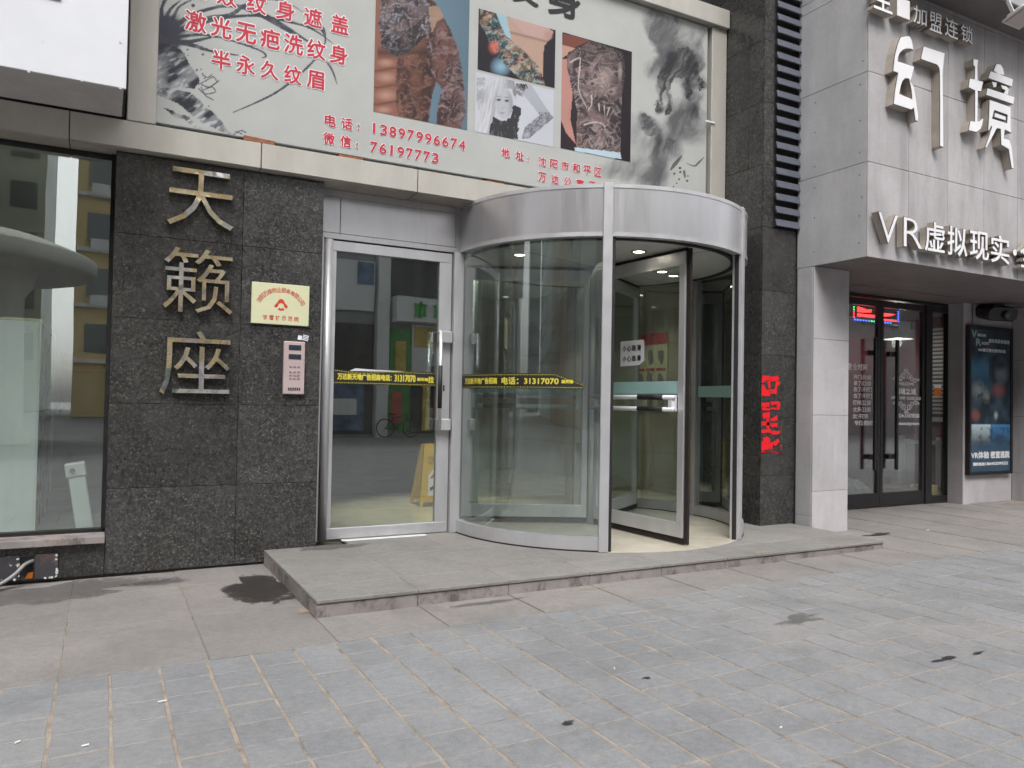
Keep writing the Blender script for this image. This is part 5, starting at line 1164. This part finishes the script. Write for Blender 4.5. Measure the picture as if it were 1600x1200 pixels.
def traced(name, label, polys, ox, oy, sc, group):
    """hand-cut brush characters traced on their own face plane, with a boxed return behind"""
    Ps = [[at(ox + x / sc, oy + y / sc, YL) for x, y in pl] for pl in polys]
    allx = [p.x for pl in Ps for p in pl]; allz = [p.z for pl in Ps for p in pl]
    t_ = thing(name, label, 'sign character', ((min(allx) + max(allx)) / 2, YF, min(allz)), group)
    for nm, y0, y1, mt, off in (('face', YL - .004, YL, 'letter_face', -.004), ('rim', YL + .0005, YL + .004, 'dark_edge', .003), ('return', YL + .0045, YF - .001, 'letter_side', 0)):
        c = bpy.data.curves.new('outline', 'CURVE'); c.dimensions = '2D'; c.fill_mode = 'BOTH'; c.extrude = 0.5; c.offset = off
        for pl in Ps:
            s = c.splines.new('POLY'); s.points.add(len(pl) - 1); s.use_cyclic_u = True
            for i, p in enumerate(pl): s.points[i].co = (p.x, p.z, 0, 1)
        o = bpy.data.objects.new('outline', c)
        me0 = bpy.data.meshes.new_from_object(o); v = np.array([p.co[:] for p in me0.vertices]); f = [tuple(p.vertices) for p in me0.polygons]
        bpy.data.objects.remove(o); bpy.data.curves.remove(c); bpy.data.meshes.remove(me0)
        P = np.stack([v[:, 0], np.where(v[:, 2] > 0, y0, y1), v[:, 1]], 1); loc = W[t_.name]
        me = bpy.data.meshes.new(nm); me.from_pydata((P - np.array(loc)).tolist(), [], f); me.update(); link_mesh(nm, me, mt, loc, t_)
    return t_
huan = [[(310, 128), (345, 121), (372, 122), (388, 150), (403, 224), (378, 214), (350, 214), (325, 223), (303, 245), (293, 270), (288, 302), (407, 342), (387, 426), (378, 448), (392, 466), (404, 490), (412, 530), (418, 570), (437, 705), (433, 737), (415, 730), (404, 640), (386, 654), (258, 612), (268, 520), (290, 388), (254, 376), (262, 300), (272, 240), (288, 180)],
        [(340, 428), (322, 448), (310, 485), (300, 538), (392, 577), (388, 520), (378, 470), (368, 430)],
        [(475, 195), (628, 245), (620, 300), (612, 400), (614, 600), (617, 925), (592, 915), (593, 600), (591, 380), (586, 350), (572, 330), (455, 288)]]
jing = [[(833, 287), (868, 291), (862, 345), (864, 440), (905, 450), (888, 523), (866, 518), (863, 735), (880, 731), (905, 712), (898, 760), (885, 795), (855, 816), (798, 802), (812, 732), (845, 738), (845, 516), (798, 492), (808, 428), (843, 432), (845, 345), (833, 330)],
        [(1000, 322), (1030, 325), (1048, 360), (1055, 405), (1012, 398), (978, 372)], [(958, 373), (1120, 432), (1110, 488), (940, 425)], [(965, 450), (1002, 456), (1000, 490), (978, 494)], [(1030, 474), (1072, 484), (1090, 508), (1082, 546), (1050, 538), (1064, 514), (1040, 502)], [(935, 497), (1130, 560), (1122, 614), (925, 547)],
        [(950, 580), (1102, 633), (1102, 785), (1108, 822), (1060, 797), (1053, 857), (1092, 868), (1110, 925), (1125, 1078), (1109, 1075), (1088, 938), (1034, 906), (1030, 792), (1002, 788), (965, 860), (928, 928), (918, 925), (945, 850), (968, 775), (962, 770), (945, 805), (940, 800), (946, 700)],
        [(984, 657), (1080, 691), (1076, 750), (968, 716)], [(988, 674), (1068, 703), (1066, 732), (984, 706)]]
traced('brush_character', 'large white brush-style character nearest the canopy corner', huan, 1340, 30, 4.615, 'large brush characters'); traced('brush_character', 'large white brush-style character, right of the pair', jing, 1340, 30, 4.615, 'large brush characters')

# poster light box
po = thing('poster_box', 'tall black framed light box poster with blue game pictures on the cement wall', 'poster', (12.15, 7.05, .5))
PX0, PX1, PZ0, PZ1 = 11.60, 12.74, 0.51, 2.80
box('case', PX0, PX1, 7.03, 7.078, PZ0, PZ1, 'black_metal', po, 0.004)
for a, c, z0, z1 in ((PX0, PX0 + .05, PZ0, PZ1), (PX1 - .05, PX1, PZ0, PZ1), (PX0 + .05, PX1 - .05, PZ0, PZ0 + .05), (PX0 + .05, PX1 - .05, PZ1 - .06, PZ1)): box('frame', a, c, 7.005, 7.029, z0, z1, 'black_metal', po, 0.004)
def paint_poster(X, Z):
    u = (X - PX0) / (PX1 - PX0); v = (PZ1 - Z) / (PZ1 - PZ0); n = fbm(u * 6, v * 12, 5, 91); n2 = fbm(u * 14, v * 28, 4, 95)
    img = lay(np.zeros(X.shape + (3,)), np.ones(X.shape), (30, 38, 46)); img = lay(img, np.clip(1 - np.abs(v - .30) / .12, 0, 1) * (u < .45) * .8, (52, 96, 122)); img = lay(img, np.clip(n - .4, 0, .5) * 1.2, (70, 100, 120))
    d = np.hypot((u - .75) / .17, (v - .30) / .09); img = lay(img, np.clip(1.2 - d, 0, 1) * .75, (110, 112, 116)); img = lay(img, np.clip(1.4 - np.hypot((u - .72) / .14, (v - .255) / .035), 0, 1) * .8, (24, 28, 36))
    img = lay(img, np.clip(1.2 - np.hypot((u - .2) / .18, (v - .43) / .06), 0, 1) * .7 * (n2 > .35), (130, 140, 138)); img = lay(img, np.clip(1.3 - np.hypot((u - .68) / .16, (v - .43) / .05), 0, 1) * .6, (150, 86, 84)); img = lay(img, np.clip(1.2 - np.hypot((u - .4) / .1, (v - .47) / .05), 0, 1) * .5 * (n2 > .4), (150, 150, 140))
    img = lay(img, np.clip(1.3 - np.hypot((u - .15) / .10, (v - .60) / .04), 0, 1) * .6, (150, 78, 50)); img = lay(img, np.clip(1.2 - np.hypot((u - .62) / .05, (v - .60) / .03), 0, 1) * .7, (170, 180, 180))
    img = lay(img, (v > .665) * (v < .80) * (u < .5) * np.clip(1 - (v - .665) / .13, .1, 1) * .85, (168, 184, 190)); img = lay(img, (v > .665) * (v < .80) * (u >= .5) * np.clip(1 - (v - .665) / .13, .15, 1) * .8, (62, 120, 168)); img = lay(img, (v > .68) * (v < .80) * np.clip((n2 - .5) * 5, 0, .6), (30, 38, 50))
    img = lay(img, (v > .80) * .6, (48, 74, 94)); img = lay(img, (v < .12) * .5, (34, 44, 52)); return img
print_panel('picture', PX0 + .05, PX1 - .05, PZ0 + .05, PZ1 - .06, 7.022, 70, 140, paint_poster, 'print_gloss', po)
for s, f0, f1, v0, v1, off in (('V', .06, .17, .035, .082, .02), ('ision', .19, .38, .050, .072, 0), ('R', .16, .27, .090, .135, .02), ('oom', .28, .44, .108, .125, 0), ('虚拟现实体验馆', .44, .93, .082, .108, 0), ('360度沉浸式游戏体验', .21, .84, .150, .172, 0), ('VR体验', .06, .46, .845, .890, .02), ('密室逃脱', .50, .94, .845, .890, .02), ('预约热线', .10, .36, .917, .938, .01), ('18640209522', .38, .90, .918, .936, .01)):
    w = PX1 - PX0; h = PZ1 - PZ0
    text('lettering', s, PX0 + w * f0, PX0 + w * f1, PZ1 - h * v1, PZ1 - h * v0, 7.0205, 'ink_white' if s not in ('V', 'R') else 'frosted_band', po, bold=.002 + off * .2)
b = MB(); b.tube(smooth_path([(11.72, 7.05, 2.80), (11.75, 7.06, 2.95), (11.74, 7.06, 3.14)], 6), .006, 6); b.build('cable', 'cable_black', po)

# black stage projector under the canopy
pj = thing('projector', 'black projector lamp mounted under the canopy above the poster', 'projector', (12.05, 6.95, 2.85))
pm = Matrix.Translation((12.05, 6.88, 3.0)) @ Matrix.Rotation(R(-20), 4, 'Z') @ Matrix.Rotation(R(14), 4, 'X')
b = MB(); pr = [(-.30, -.08), (-.22, -.135), (.22, -.135), (.30, -.08), (.30, .06), (.20, .13), (-.20, .13), (-.30, .06)]; b.prism(pr, -.19, .19); b.build('body', 'black_metal', pj, 0.012, xf=pm @ Matrix.Scale(.82, 4))
b = MB(); b.tube([(.06, -.17, -.02), (.06, -.235, -.02)], .085, 20); b.build('lens_ring', 'rubber', pj, xf=pm @ Matrix.Scale(.82, 4))
b = MB(); b.tube([(.06, -.2355, -.02), (.06, -.245, -.02)], .06, 20); b.build('lens', 'lcd', pj, xf=pm @ Matrix.Scale(.82, 4))
b = MB(); b.box(-.12, .12, -.05, .05, .128, .16); b.build('bracket', 'black_metal', pj, 0.006, xf=pm @ Matrix.Scale(.82, 4))
# flood lamp on the eave
fl = thing('flood_lamp', 'grey flood lamp with tilted glass hanging at the upper right', 'lamp', (9.15, 5.0, 5.95))
fmx = Matrix.Translation((9.16, 4.97, 6.03)) @ Matrix.Rotation(R(-20), 4, 'X')
b = MB(); b.box(-.17, .17, -.13, .13, -.045, -.015); b.build('hood', 'lamp_grey', fl, 0.006, xf=fmx)
b = MB(); b.prism([(-.15, -.015), (.15, -.015), (.08, .06), (-.08, .06)], -.09, .09); b.build('housing', 'lamp_grey', fl, 0.006, xf=fmx)
b = MB(); b.box(-.145, .145, -.105, .105, -.052, -.046); b.build('glass', 'lamp_glass', fl, xf=fmx)
b = MB(); b.box(-.16, -.145, -.02, .02, -.02, .17); b.box(.145, .16, -.02, .02, -.02, .17); b.build('bracket', 'lamp_grey', fl, 0.003, xf=fmx)

# LED sign inside the right shop, stickers on its doors
ld = thing('led_sign', 'lit red and blue LED sign hanging inside the black glass doors', 'LED sign', (9.9, 7.55, 2.75))
LX0, LX1, LZ0, LZ1 = 9.66, 10.72, 2.775, 3.01
box('panel', LX0, LX1, 7.56, 7.60, LZ0, LZ1, 'black_metal', ld, 0.003)
for a, c, z0, z1 in ((LX0 + .10, LX0 + .58, LZ0 + .075, LZ0 + .115), (LX0 + .62, LX1 - .07, LZ0 + .05, LZ0 + .075)): box('led_bar', a, c, 7.553, 7.56, z0, z1, 'led_red', ld)
b = MB(); b.prism([(LX0 + .10, LZ1 - .10), (LX0 + .10, LZ1 - .02), (LX0 + .22, LZ1 - .03), (LX0 + .30, LZ1 - .05), (LX0 + .42, LZ1 - .04), (LX0 + .40, LZ1 - .085)], 7.553, 7.56); b.build('led_figure', 'led_red', ld)
b = MB(); b.prism([(LX0 + .62, LZ0 + .10), (LX0 + .62, LZ1 - .07), (LX1 - .10, LZ1 - .075), (LX1 - .2, LZ0 + .13)], 7.553, 7.56); b.build('led_figure', 'led_red', ld)
for k in range(14):
    x = LX0 + .03 + .062 * k; m_ = ('led_blue', 'led_blue', 'led_blue', 'led_green', 'led_red')[(k // 2) % 5]
    box('led_dot', x, x + .03, 7.553, 7.56, LZ0 + .012, LZ0 + .032, m_, ld)
for k in range(5): box('led_dot', LX0 + .012, LX0 + .035, 7.553, 7.56, LZ0 + .05 + .036 * k, LZ0 + .07 + .036 * k, 'led_green' if k > 2 else 'led_red', ld); box('led_dot', LX1 - .04, LX1 - .015, 7.553, 7.56, LZ0 + .05 + .036 * k, LZ0 + .07 + .036 * k, 'led_blue', ld)
YS = YD + 0.043
dc = thing('hours_decal', 'white opening hours writing on the left black glass door', 'door lettering', (9.5, YS, 1.2))
for s, x1, vy, hgt in (('营业时间', 1355, 574, 11), ('开门: 10:00', 1361, 590, 8), ('来了: 12:00', 1361, 599.5, 8), ('去了: 不开门', 1362, 609, 8), ('去了: 不开门', 1362, 619, 8), ('打烊: 22:30', 1360, 629.5, 8), ('太多: 23:00', 1360, 640, 8), ('女: 不打烊', 1356, 650.5, 8), ('爷们: 提前打烊', 1368, 661, 8)):
    p = at(x1, vy, YS); hz = hgt * 0.0062 * 1.35; w = sum(1.0 if ord(c) > 255 else .55 for c in s) * hz * (1.15 if hgt > 9 else .95)
    pre, _, post_ = s.partition(' '); wt = lambda q: sum(1.0 if ord(c) > 255 else .55 for c in q); k1 = wt(post_) / wt(s) if post_ else 0
    if post_: text('lettering', post_, p.x - w * k1, p.x, p.z - hz / 2, p.z + hz / 2, YS, 'ink_white', dc, bold=.003)
    text('lettering', pre, p.x - w, p.x - w * (k1 + (.04 if post_ else 0)), p.z - hz / 2, p.z + hz / 2, YS, 'ink_white', dc, bold=.003)
wd = thing('welcome_decal', 'white ornamental welcome writing on the right black glass door', 'door lettering', (10.7, YS, 1.3))
for s, u0, v0, u1, v1, off in (('WELCOME', 1403, 597, 1428, 602.5, 0), ('幻境之城', 1399, 606, 1431, 617, .02), ('OPEN 10:00', 1393, 619, 1414, 624, 0), ('CLOSE 22:30', 1417, 620, 1439, 625, 0), ('024-31078558', 1403, 646, 1436, 653, .01), ('visioncityroom', 1403, 659, 1436, 666, .01)):
    a, c = at(u0, (v0 + v1) / 2 - (u1 - u0) * .015, YS), at(u1, (v0 + v1) / 2 + (u1 - u0) * .015, YS); zc = (a.z + c.z) / 2; hz = (v1 - v0) * .0078
    text('lettering', s, a.x, c.x, zc - hz / 2, zc + hz / 2, YS, 'ink_white', wd, bold=.003 + off * .15)
oc = at(1416, 588, YS); oc2 = at(1416, 635, YS)
for c0, sg in ((oc, 1), (oc2, -1)):
    b = MB()
    for sx in (-1, 1):
        for (ox_, oz_, r0, turns, ph) in ((.06, .0, .055, 1.3, 0), (.14, -.03, .05, 1.3, 1.5), (.22, -.05, .045, 1.2, 2.6), (.03, .07, .03, 1.1, .6), (.28, -.055, .025, 1, 0)):
            pts = []
            for q in range(18):
                aa = ph + turns * 2 * math.pi * q / 17; rr = r0 * (1 - .8 * q / 17); pts.append((c0.x + sx * (ox_ + rr * math.cos(aa)), c0.z + sg * (oz_ + rr * math.sin(aa)), rr))
            for q in range(17):
                (xa, za, ra), (xb, zb, rb) = pts[q], pts[q + 1]; dx, dz = xb - xa, zb - za; L_ = math.hypot(dx, dz) + 1e-6; t0 = .0085; nx_, nz_ = -dz / L_ * t0, dx / L_ * t0
                b.quad((xa - nx_, YS, za - nz_), (xb - nx_, YS, zb - nz_), (xb + nx_, YS, zb + nz_), (xa + nx_, YS, za + nz_))
    b.poly([(c0.x - .012, YS, c0.z + sg * .05), (c0.x + .012, YS, c0.z + sg * .05), (c0.x, YS, c0.z + sg * .135)]); b.build('ornament', 'ink_white', wd)
sk_ = thing('orange_sticker', 'small orange and white sticker on the narrow side window', 'sticker', (11.35, YS, 1.7))
a = at(1465, 610, YS); box('sheet', a.x - .085, a.x + .085, YS - .003, YS, a.z - .085, a.z + .035, 'orange', sk_); box('sheet', a.x - .085, a.x + .085, YS - .003, YS, a.z + .036, a.z + .085, 'paper', sk_)
# things inside the right shop
cl = thing('cloth_heap', 'crumpled pale cloth lying behind the black glass doors', 'cloth', (10.2, 8.6, zg))
b = MB(); n = 26
def ch_(i, j):
    x = 9.3 + 1.9 * i / n; y = 8.2 + .8 * j / n; e = max(0.0, math.sin(math.pi * i / n) * math.sin(math.pi * j / n))
    return (x, y, zg + .01 + .55 * e ** .6 * (0.45 + 0.8 * float(fbm(np.array([x * 3.0]), np.array([y * 3.0]), 3, 7)[0])))
for i in range(n):
    for j in range(n): b.quad(ch_(i, j), ch_(i + 1, j), ch_(i + 1, j + 1), ch_(i, j + 1))
b.build('cloth', 'cloth_pale', cl)
bx = thing('parcel', 'small patterned yellow parcel behind the narrow side window', 'box', (11.4, 7.6, zg))
box('carton', 11.25, 11.60, 7.50, 7.72, zg + .002, zg + .26, 'ad_yellow', bx, 0.006); box('tape', 11.40, 11.45, 7.497, 7.723, zg + .002, zg + .263, 'ink_white', bx)

# things inside the left shop window
cab = thing('cabinet', 'tall white cabinet standing inside the left shop window', 'cabinet', (-1.0, 8.2, .30))
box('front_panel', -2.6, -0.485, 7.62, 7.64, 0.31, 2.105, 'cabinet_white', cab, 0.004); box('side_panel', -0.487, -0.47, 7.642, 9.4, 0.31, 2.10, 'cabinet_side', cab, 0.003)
box('top_panel', -2.6, -0.47, 7.62, 9.4, 2.106, 2.13, 'plaque_cream', cab, 0.004); box('corner_trim', -0.468, -0.445, 9.38, 9.41, 0.31, 2.12, 'plaque_cream', cab); box('corner_trim', -0.484, -0.470, 7.60, 7.64, 0.31, 2.12, 'white_paint', cab)
ra = thing('leaning_post', 'white plastic post leaning inside the left shop window', 'post', (-0.08, 7.6, .30))
mr = rot_about((-0.10, 7.55, .31), 'Y', -9)
b = MB(); b.box(-.16, -.03, 7.50, 7.62, .312, .80, mr); b.build('shaft', 'cabinet_white', ra, 0.008); b = MB(); b.box(-.175, -.02, 7.49, 7.63, .80, .92, mr); b.build('head', 'white_paint', ra, 0.01)
b = MB(); b.tube([mr @ Vector((-.12, 7.489, .86)), mr @ Vector((-.12, 7.475, .86))], .022, 14); b.build('knob', 'button_grey', ra)
wbn = thing('wall_picture', 'dim framed board on the back of the left shop', 'picture', (-.2, 10.8, 1.5))
box('board', -0.45, 0.9, 10.7, 10.74, 1.25, 2.0, 'interior_dark', wbn, 0.004); box('stripe', -0.42, 0.6, 10.69, 10.70, 1.78, 1.97, 'orange', wbn)
# lobby poster
lp = thing('lobby_poster', 'red and white safety poster on the lobby wall seen through the revolving door', 'poster', (7.66, 9.7, 1.4))
box('sheet', 7.660, 7.672, 9.30, 10.12, 1.38, 2.62, 'plaque_cream', lp); box('heading', 7.655, 7.660, 9.30, 10.12, 2.44, 2.62, 'ink_red', lp)
for r in range(3):
    for q in range(3):
        if r: box('red_bar', 7.655, 7.660, 9.34 + .265 * q, 9.56 + .265 * q, 2.03 - .36 * (r - 1), 2.07 - .36 * (r - 1), 'ink_red', lp)
        z = 2.25 - .36 * r; b = MB(); y_ = 9.45 + .265 * q; g_ = lambda e: random.uniform(-e, e)
        b.poly([(7.657, y_ + dy * .8 + g_(.02), z + dz + g_(.03)) for dy, dz in ((-.08, -.1), (.02, -.12), (.1, -.02), (.06, .11), (-.05, .09), (-.1, 0))]); b.build('picture', 'button_grey', lp)

# litter
for k, (u, v, ang, L_) in enumerate(((253, 1098, 8, .05), (133, 1167, 15, .035), (27, 1162, 40, .03), (1450, 829, 0, .06), (1220, 1139, 20, .02), (960, 1046, 60, .02))):
    x, y = gpt(u, v); b = MB(); dx, dy = math.cos(R(ang)) * L_ / 2, math.sin(R(ang)) * L_ / 2; z = gz(x) + .009
    dx *= .8; dy *= .8; z -= .002; b.tube([(x - dx, y - dy, z), (x + dx, y + dy, z)], .0045, 8)
    tag(b.build('cigarette_butt', 'butt'), ('white cigarette butt on the pavers at the lower left, the largest of them', 'short white cigarette butt near the lower left edge of the picture', 'cigarette butt lying at the leftmost edge of the pavers', 'white paper scrap on the slabs in front of the black doors', 'tiny white scrap on the pavers at the lower right', 'tiny white scrap on the pavers in the middle')[k], 'litter', 'litter on the paving')

# ================================================================== THE STREET OPPOSITE (seen mirrored in the glass)
op = thing('opposite_shop', 'commercial building across the street with a green lettered shop sign, mirrored in the doors', 'building', (14, -16, 0))
YO = -14.0
box('wall', 4.0, 60.0, YO - 8, YO, 0.0, 10.2, 'shop_grey', op)
for (x0, x1, z0, z1, d, mt, nm) in ((4.3, 9.25, .15, 4.4, .05, 'shop_dark', 'shop_window'), (7.6, 9.2, 4.9, 6.8, .18, 'shop_white', 'advert_panel'), (8.5, 9.15, 5.9, 6.75, .22, 'ad_blue', 'advert_panel'), (4.4, 7.4, 4.9, 6.8, .18, 'ad_blue', 'advert_panel'), (9.3, 9.78, 0, 10, .35, 'shop_white', 'column'), (9.9, 14.2, 4.55, 5.5, .8, 'shop_white', 'sign_board'), (9.9, 14.2, 5.5, 8.8, .1, 'shop_dark', 'shop_window'),
                                    (9.9, 10.75, .3, 4.3, .1, 'ad_green', 'advert_panel'), (10.8, 12.3, 2.3, 4.5, .1, 'shop_white', 'advert_panel'), (10.9, 12.2, 3.6, 4.4, .14, 'ad_yellow', 'advert_panel'), (10.8, 14.2, .2, 2.25, .06, 'shop_dark', 'shop_window'), (11.3, 11.7, .3, 2.1, .1, 'ad_yellow', 'display_stand'), (11.8, 12.2, .3, 1.7, .1, 'ad_red', 'display_stand'), (12.4, 12.9, .3, 1.9, .1, 'ad_blue', 'display_stand'), (14.3, 14.8, 0, 10, .35, 'shop_white', 'column'), (12.5, 14.0, 2.6, 4.3, .12, 'ad_red', 'advert_panel'),
                                    (4.4, 6.0, .3, 2.4, .1, 'ad_blue', 'advert_panel'), (6.1, 8.9, .3, 2.35, .1, 'ad_blue', 'advert_panel'), (6.4, 8.6, .9, 1.5, .13, 'shop_white', 'advert_panel'), (10.1, 10.55, 2.2, 3.8, .14, 'ad_yellow', 'advert_panel'), (10.0, 10.4, .6, 1.8, .14, 'ad_red', 'advert_panel'), (15, 20, .2, 4, .06, 'shop_dark', 'shop_window'), (15, 20, 4.4, 5.3, .5, 'ad_red', 'sign_board'), (21, 27, .2, 4, .06, 'shop_dark', 'shop_window'), (21, 27, 4.4, 5.3, .5, 'shop_white', 'sign_board')):
    box(nm, x0, x1, YO, YO + d, z0, z1, mt, op)
for k in range(4):
    x = 10.6 + .8 * k
    b = MB(); b.box(x, x + .5, YO + .8, YO + .9, 5.15, 5.25); b.box(x + .2, x + .3, YO + .8, YO + .9, 4.7, 5.35); b.box(x + .02, x + .48, YO + .8, YO + .895, 4.75, 4.84); b.box(x + .05, x + .15, YO + .8, YO + .89, 4.75, 5.2); b.box(x + .38, x + .46, YO + .8, YO + .892, 4.8, 5.2); b.build('sign_mark', 'green_ink', op)
for r in range(1):
    for k in range(9): box('window', 15.5 + 4.4 * k, 18.6 + 4.4 * k, YO, YO + .05, 6.2 + 3.6 * r, 8.6 + 3.6 * r, 'pane_far', op)
def tower(label, x0, x1, y0, y1, h, mat, fl, bay, faces=('N',), inset=.35):
    t_ = thing('tower_block', label, 'building', ((x0 + x1) / 2, (y0 + y1) / 2, 0), 'buildings mirrored in the glass')
    w_ = box('wall', x0, x1, y0, y1, 0, h, mat, t_)
    cache = {}
    for fc in faces:
        a0, a1 = (x0, x1) if fc in 'NS' else (y0, y1); nb = max(1, int((a1 - a0) / bay)); bw = (a1 - a0) / nb
        for r in range(int((h - 4) / fl)):
            for q in range(nb):
                c = a0 + (q + .5) * bw; z0 = 4.2 + r * fl; hw_ = bw * (.5 - inset / 2)
                key = fc
                if key not in cache:
                    b = MB(); ns = fc in 'NS'; b.box(-hw_ if ns else -.06, hw_ if ns else .06, -.06 if ns else -hw_, .06 if ns else hw_, 0, fl * .52); o = b.build('window', 'pane_far', None, loc=(0, 0, 0)); cache[key] = o.data; bpy.data.objects.remove(o)
                o = bpy.data.objects.new('window', cache[key]); COL.objects.link(o)
                place(o, (c, y1 if fc == 'N' else y0, z0) if fc in 'NS' else (x1 if fc == 'E' else x0, c, z0), t_)
    return t_
ty = tower('yellow apartment block mirrored in the left shop window', -1.75, 9, -52, -42, 46, 'tower_yellow', 3.6, 2.7)
for r in range(11): box('balcony_slab', -1.75, 9.0, -42.0, -41.6, 3.5 + 3.6 * r, 3.75 + 3.6 * r, 'shop_white', ty)
for r in range(7):
    for q in range(3): box('air_conditioner', -.9 + 2.7 * q, .1 + 2.7 * q, -41.95, -41.5, 7.2 + 3.6 * r, 7.9 + 3.6 * r, 'shop_white', ty)
tower('grey green glass tower mirrored at the left of the shop window', -32, -4.6, -75, -60, 62, 'tower_green', 4.2, 3.0)
tower('reddish brown block farther along the street, mirrored in the curved glass', -46, -33, -30, -16, 27, 'tower_brick', 3.8, 3.2, ('N',))
tower('tall pale grey tower at the far end of the street, mirrored in the curved glass', -125, -110, -24, -6, 85, 'tower_grey', 4.0, 3.0, ('E',))
tower('mid grey office block across the square, mirrored in the curved glass', -33, -21.6, -33, -20, 36, 'tower_grey', 3.6, 2.4, ('N',), .2)
tower('long dark block across the street, mirrored in the curved glass', -80, -46, -32, -17, 42, 'tower_green', 4.0, 3.4, ('N',), .25)
tower('dark glazed tower left of the sky gap, mirrored in the revolving wing', -36, -21.8, -58, -40, 48, 'shop_dark', 3.6, 2.6, ('N', 'E'), .2)
tower('small reddish building under the sky gap, mirrored in the revolving wing', -39, -34.2, -95, -80, 19, 'tower_brick', 3.2, 2.2, ('N', 'E'))
tower('low grey buildings closing the side street, mirrored in the revolving wing', -60, -39.5, -110, -96, 11, 'shop_grey', 3.4, 3.0, ('N',))
tower('tall pale tower right of the sky gap, mirrored in the revolving wing', -27.5, -23.6, -74, -60, 62, 'shop_white', 3.2, 1.3, ('N', 'E'), .35)
rb = tower('banded glass corner building, mirrored in the revolving wing', -13.2, -6.6, -46, -34, 30, 'tower_grey', 3.4, 1.6, ('N', 'E'), .12)
for r in range(8): box('floor_band', -13.3, -6.5, -46, -33.85, 3.2 + 3.4 * r, 4.1 + 3.4 * r, 'shop_white', rb)
tower('glazed neighbour building on the same side of the street, mirrored in the curved glass', -30, -6.4, 7.2, 20, 34, 'tower_grey', 3.6, 2.6, ('S',), .2)
tower('tall slab on the same side of the street, mirrored in the curved glass', -75, -30, 8.0, 22, 50, 'tower_green', 4.0, 3.0, ('S',), .3)
cn = thing('round_canopy', 'round concrete canopy on a column across the street, mirrored in the shop window', 'canopy', (-5.2, -13, 0))
b = MB(); b.lathe((-5.3, -13, 5.0), [(0, 0), (3.2, .05), (3.2, .10), (4.9, .12), (5.05, .2), (5.05, .55), (4.95, .62), (4.0, 1.0), (0, 1.6)], 64); b.build('roof', 'concrete', cn, smooth=True)
b = MB(); b.lathe((-2.6, -12.2, 0), [(.75, 0), (.75, .3), (.55, .4), (.5, 4.3), (.7, 4.6), (.9, 5.3)], 24); b.build('column', 'concrete', cn, smooth=True)
# bicycle leaning across the street
bk = thing('bicycle', 'dark bicycle parked across the street, mirrored in the swing door', 'bicycle', (10.0, -13.3, 0)); bz = gz(10) + .36; by = -13.25
for wx in (9.55, 10.6):
    ring = [(wx + .34 * math.cos(2 * math.pi * q / 24), by, bz + .34 * math.sin(2 * math.pi * q / 24)) for q in range(24)]
    b = MB(); b.tube(ring, .022, 6, closed=True); wh = b.build('wheel', 'tyre', bk, smooth=True)
    b = MB()
    for q in range(8): b.tube([(wx, by, bz), ring[q * 3]], .004, 4)
    b.build('spokes', 'steel', wh)
b = MB()
for p, q in (((9.55, bz), (9.95, bz - .02)), ((9.55, bz), (9.85, bz + .42)), ((9.95, bz - .02), (9.83, bz + .50)), ((9.95, bz - .02), (10.40, bz + .40)), ((9.85, bz + .40), (10.38, bz + .50)), ((10.36, bz + .58), (10.6, bz))): b.tube([(p[0], by, p[1]), (q[0], by, q[1])], .018, 8)
b.build('frame', 'black_metal', bk, smooth=True)
b = MB(); b.tube([(10.30, by - .28, bz + .66), (10.36, by - .15, bz + .64), (10.36, by + .15, bz + .64), (10.30, by + .28, bz + .66)], .014, 8); b.build('handlebar', 'steel', bk, smooth=True)
b = MB(); b.prism([(9.70, bz + .50), (9.70, bz + .56), (9.85, bz + .56), (9.98, bz + .54), (9.96, bz + .51)], by - .06, by + .06); b.build('saddle', 'rubber', bk, 0.01)

# ------------------------------------------------------------------ to metres
done = set()
for o in bpy.data.objects:
    o.location = o.location * SC
    if o.type == 'MESH' and o.data.name not in done:
        done.add(o.data.name); o.data.transform(Matrix.Scale(SC, 4))
    if o.type == 'LIGHT' and o.data.type in ('SPOT', 'POINT'): o.data.energy *= SC * SC
for me in [m for m in bpy.data.meshes if m.users == 0]: bpy.data.meshes.remove(me)
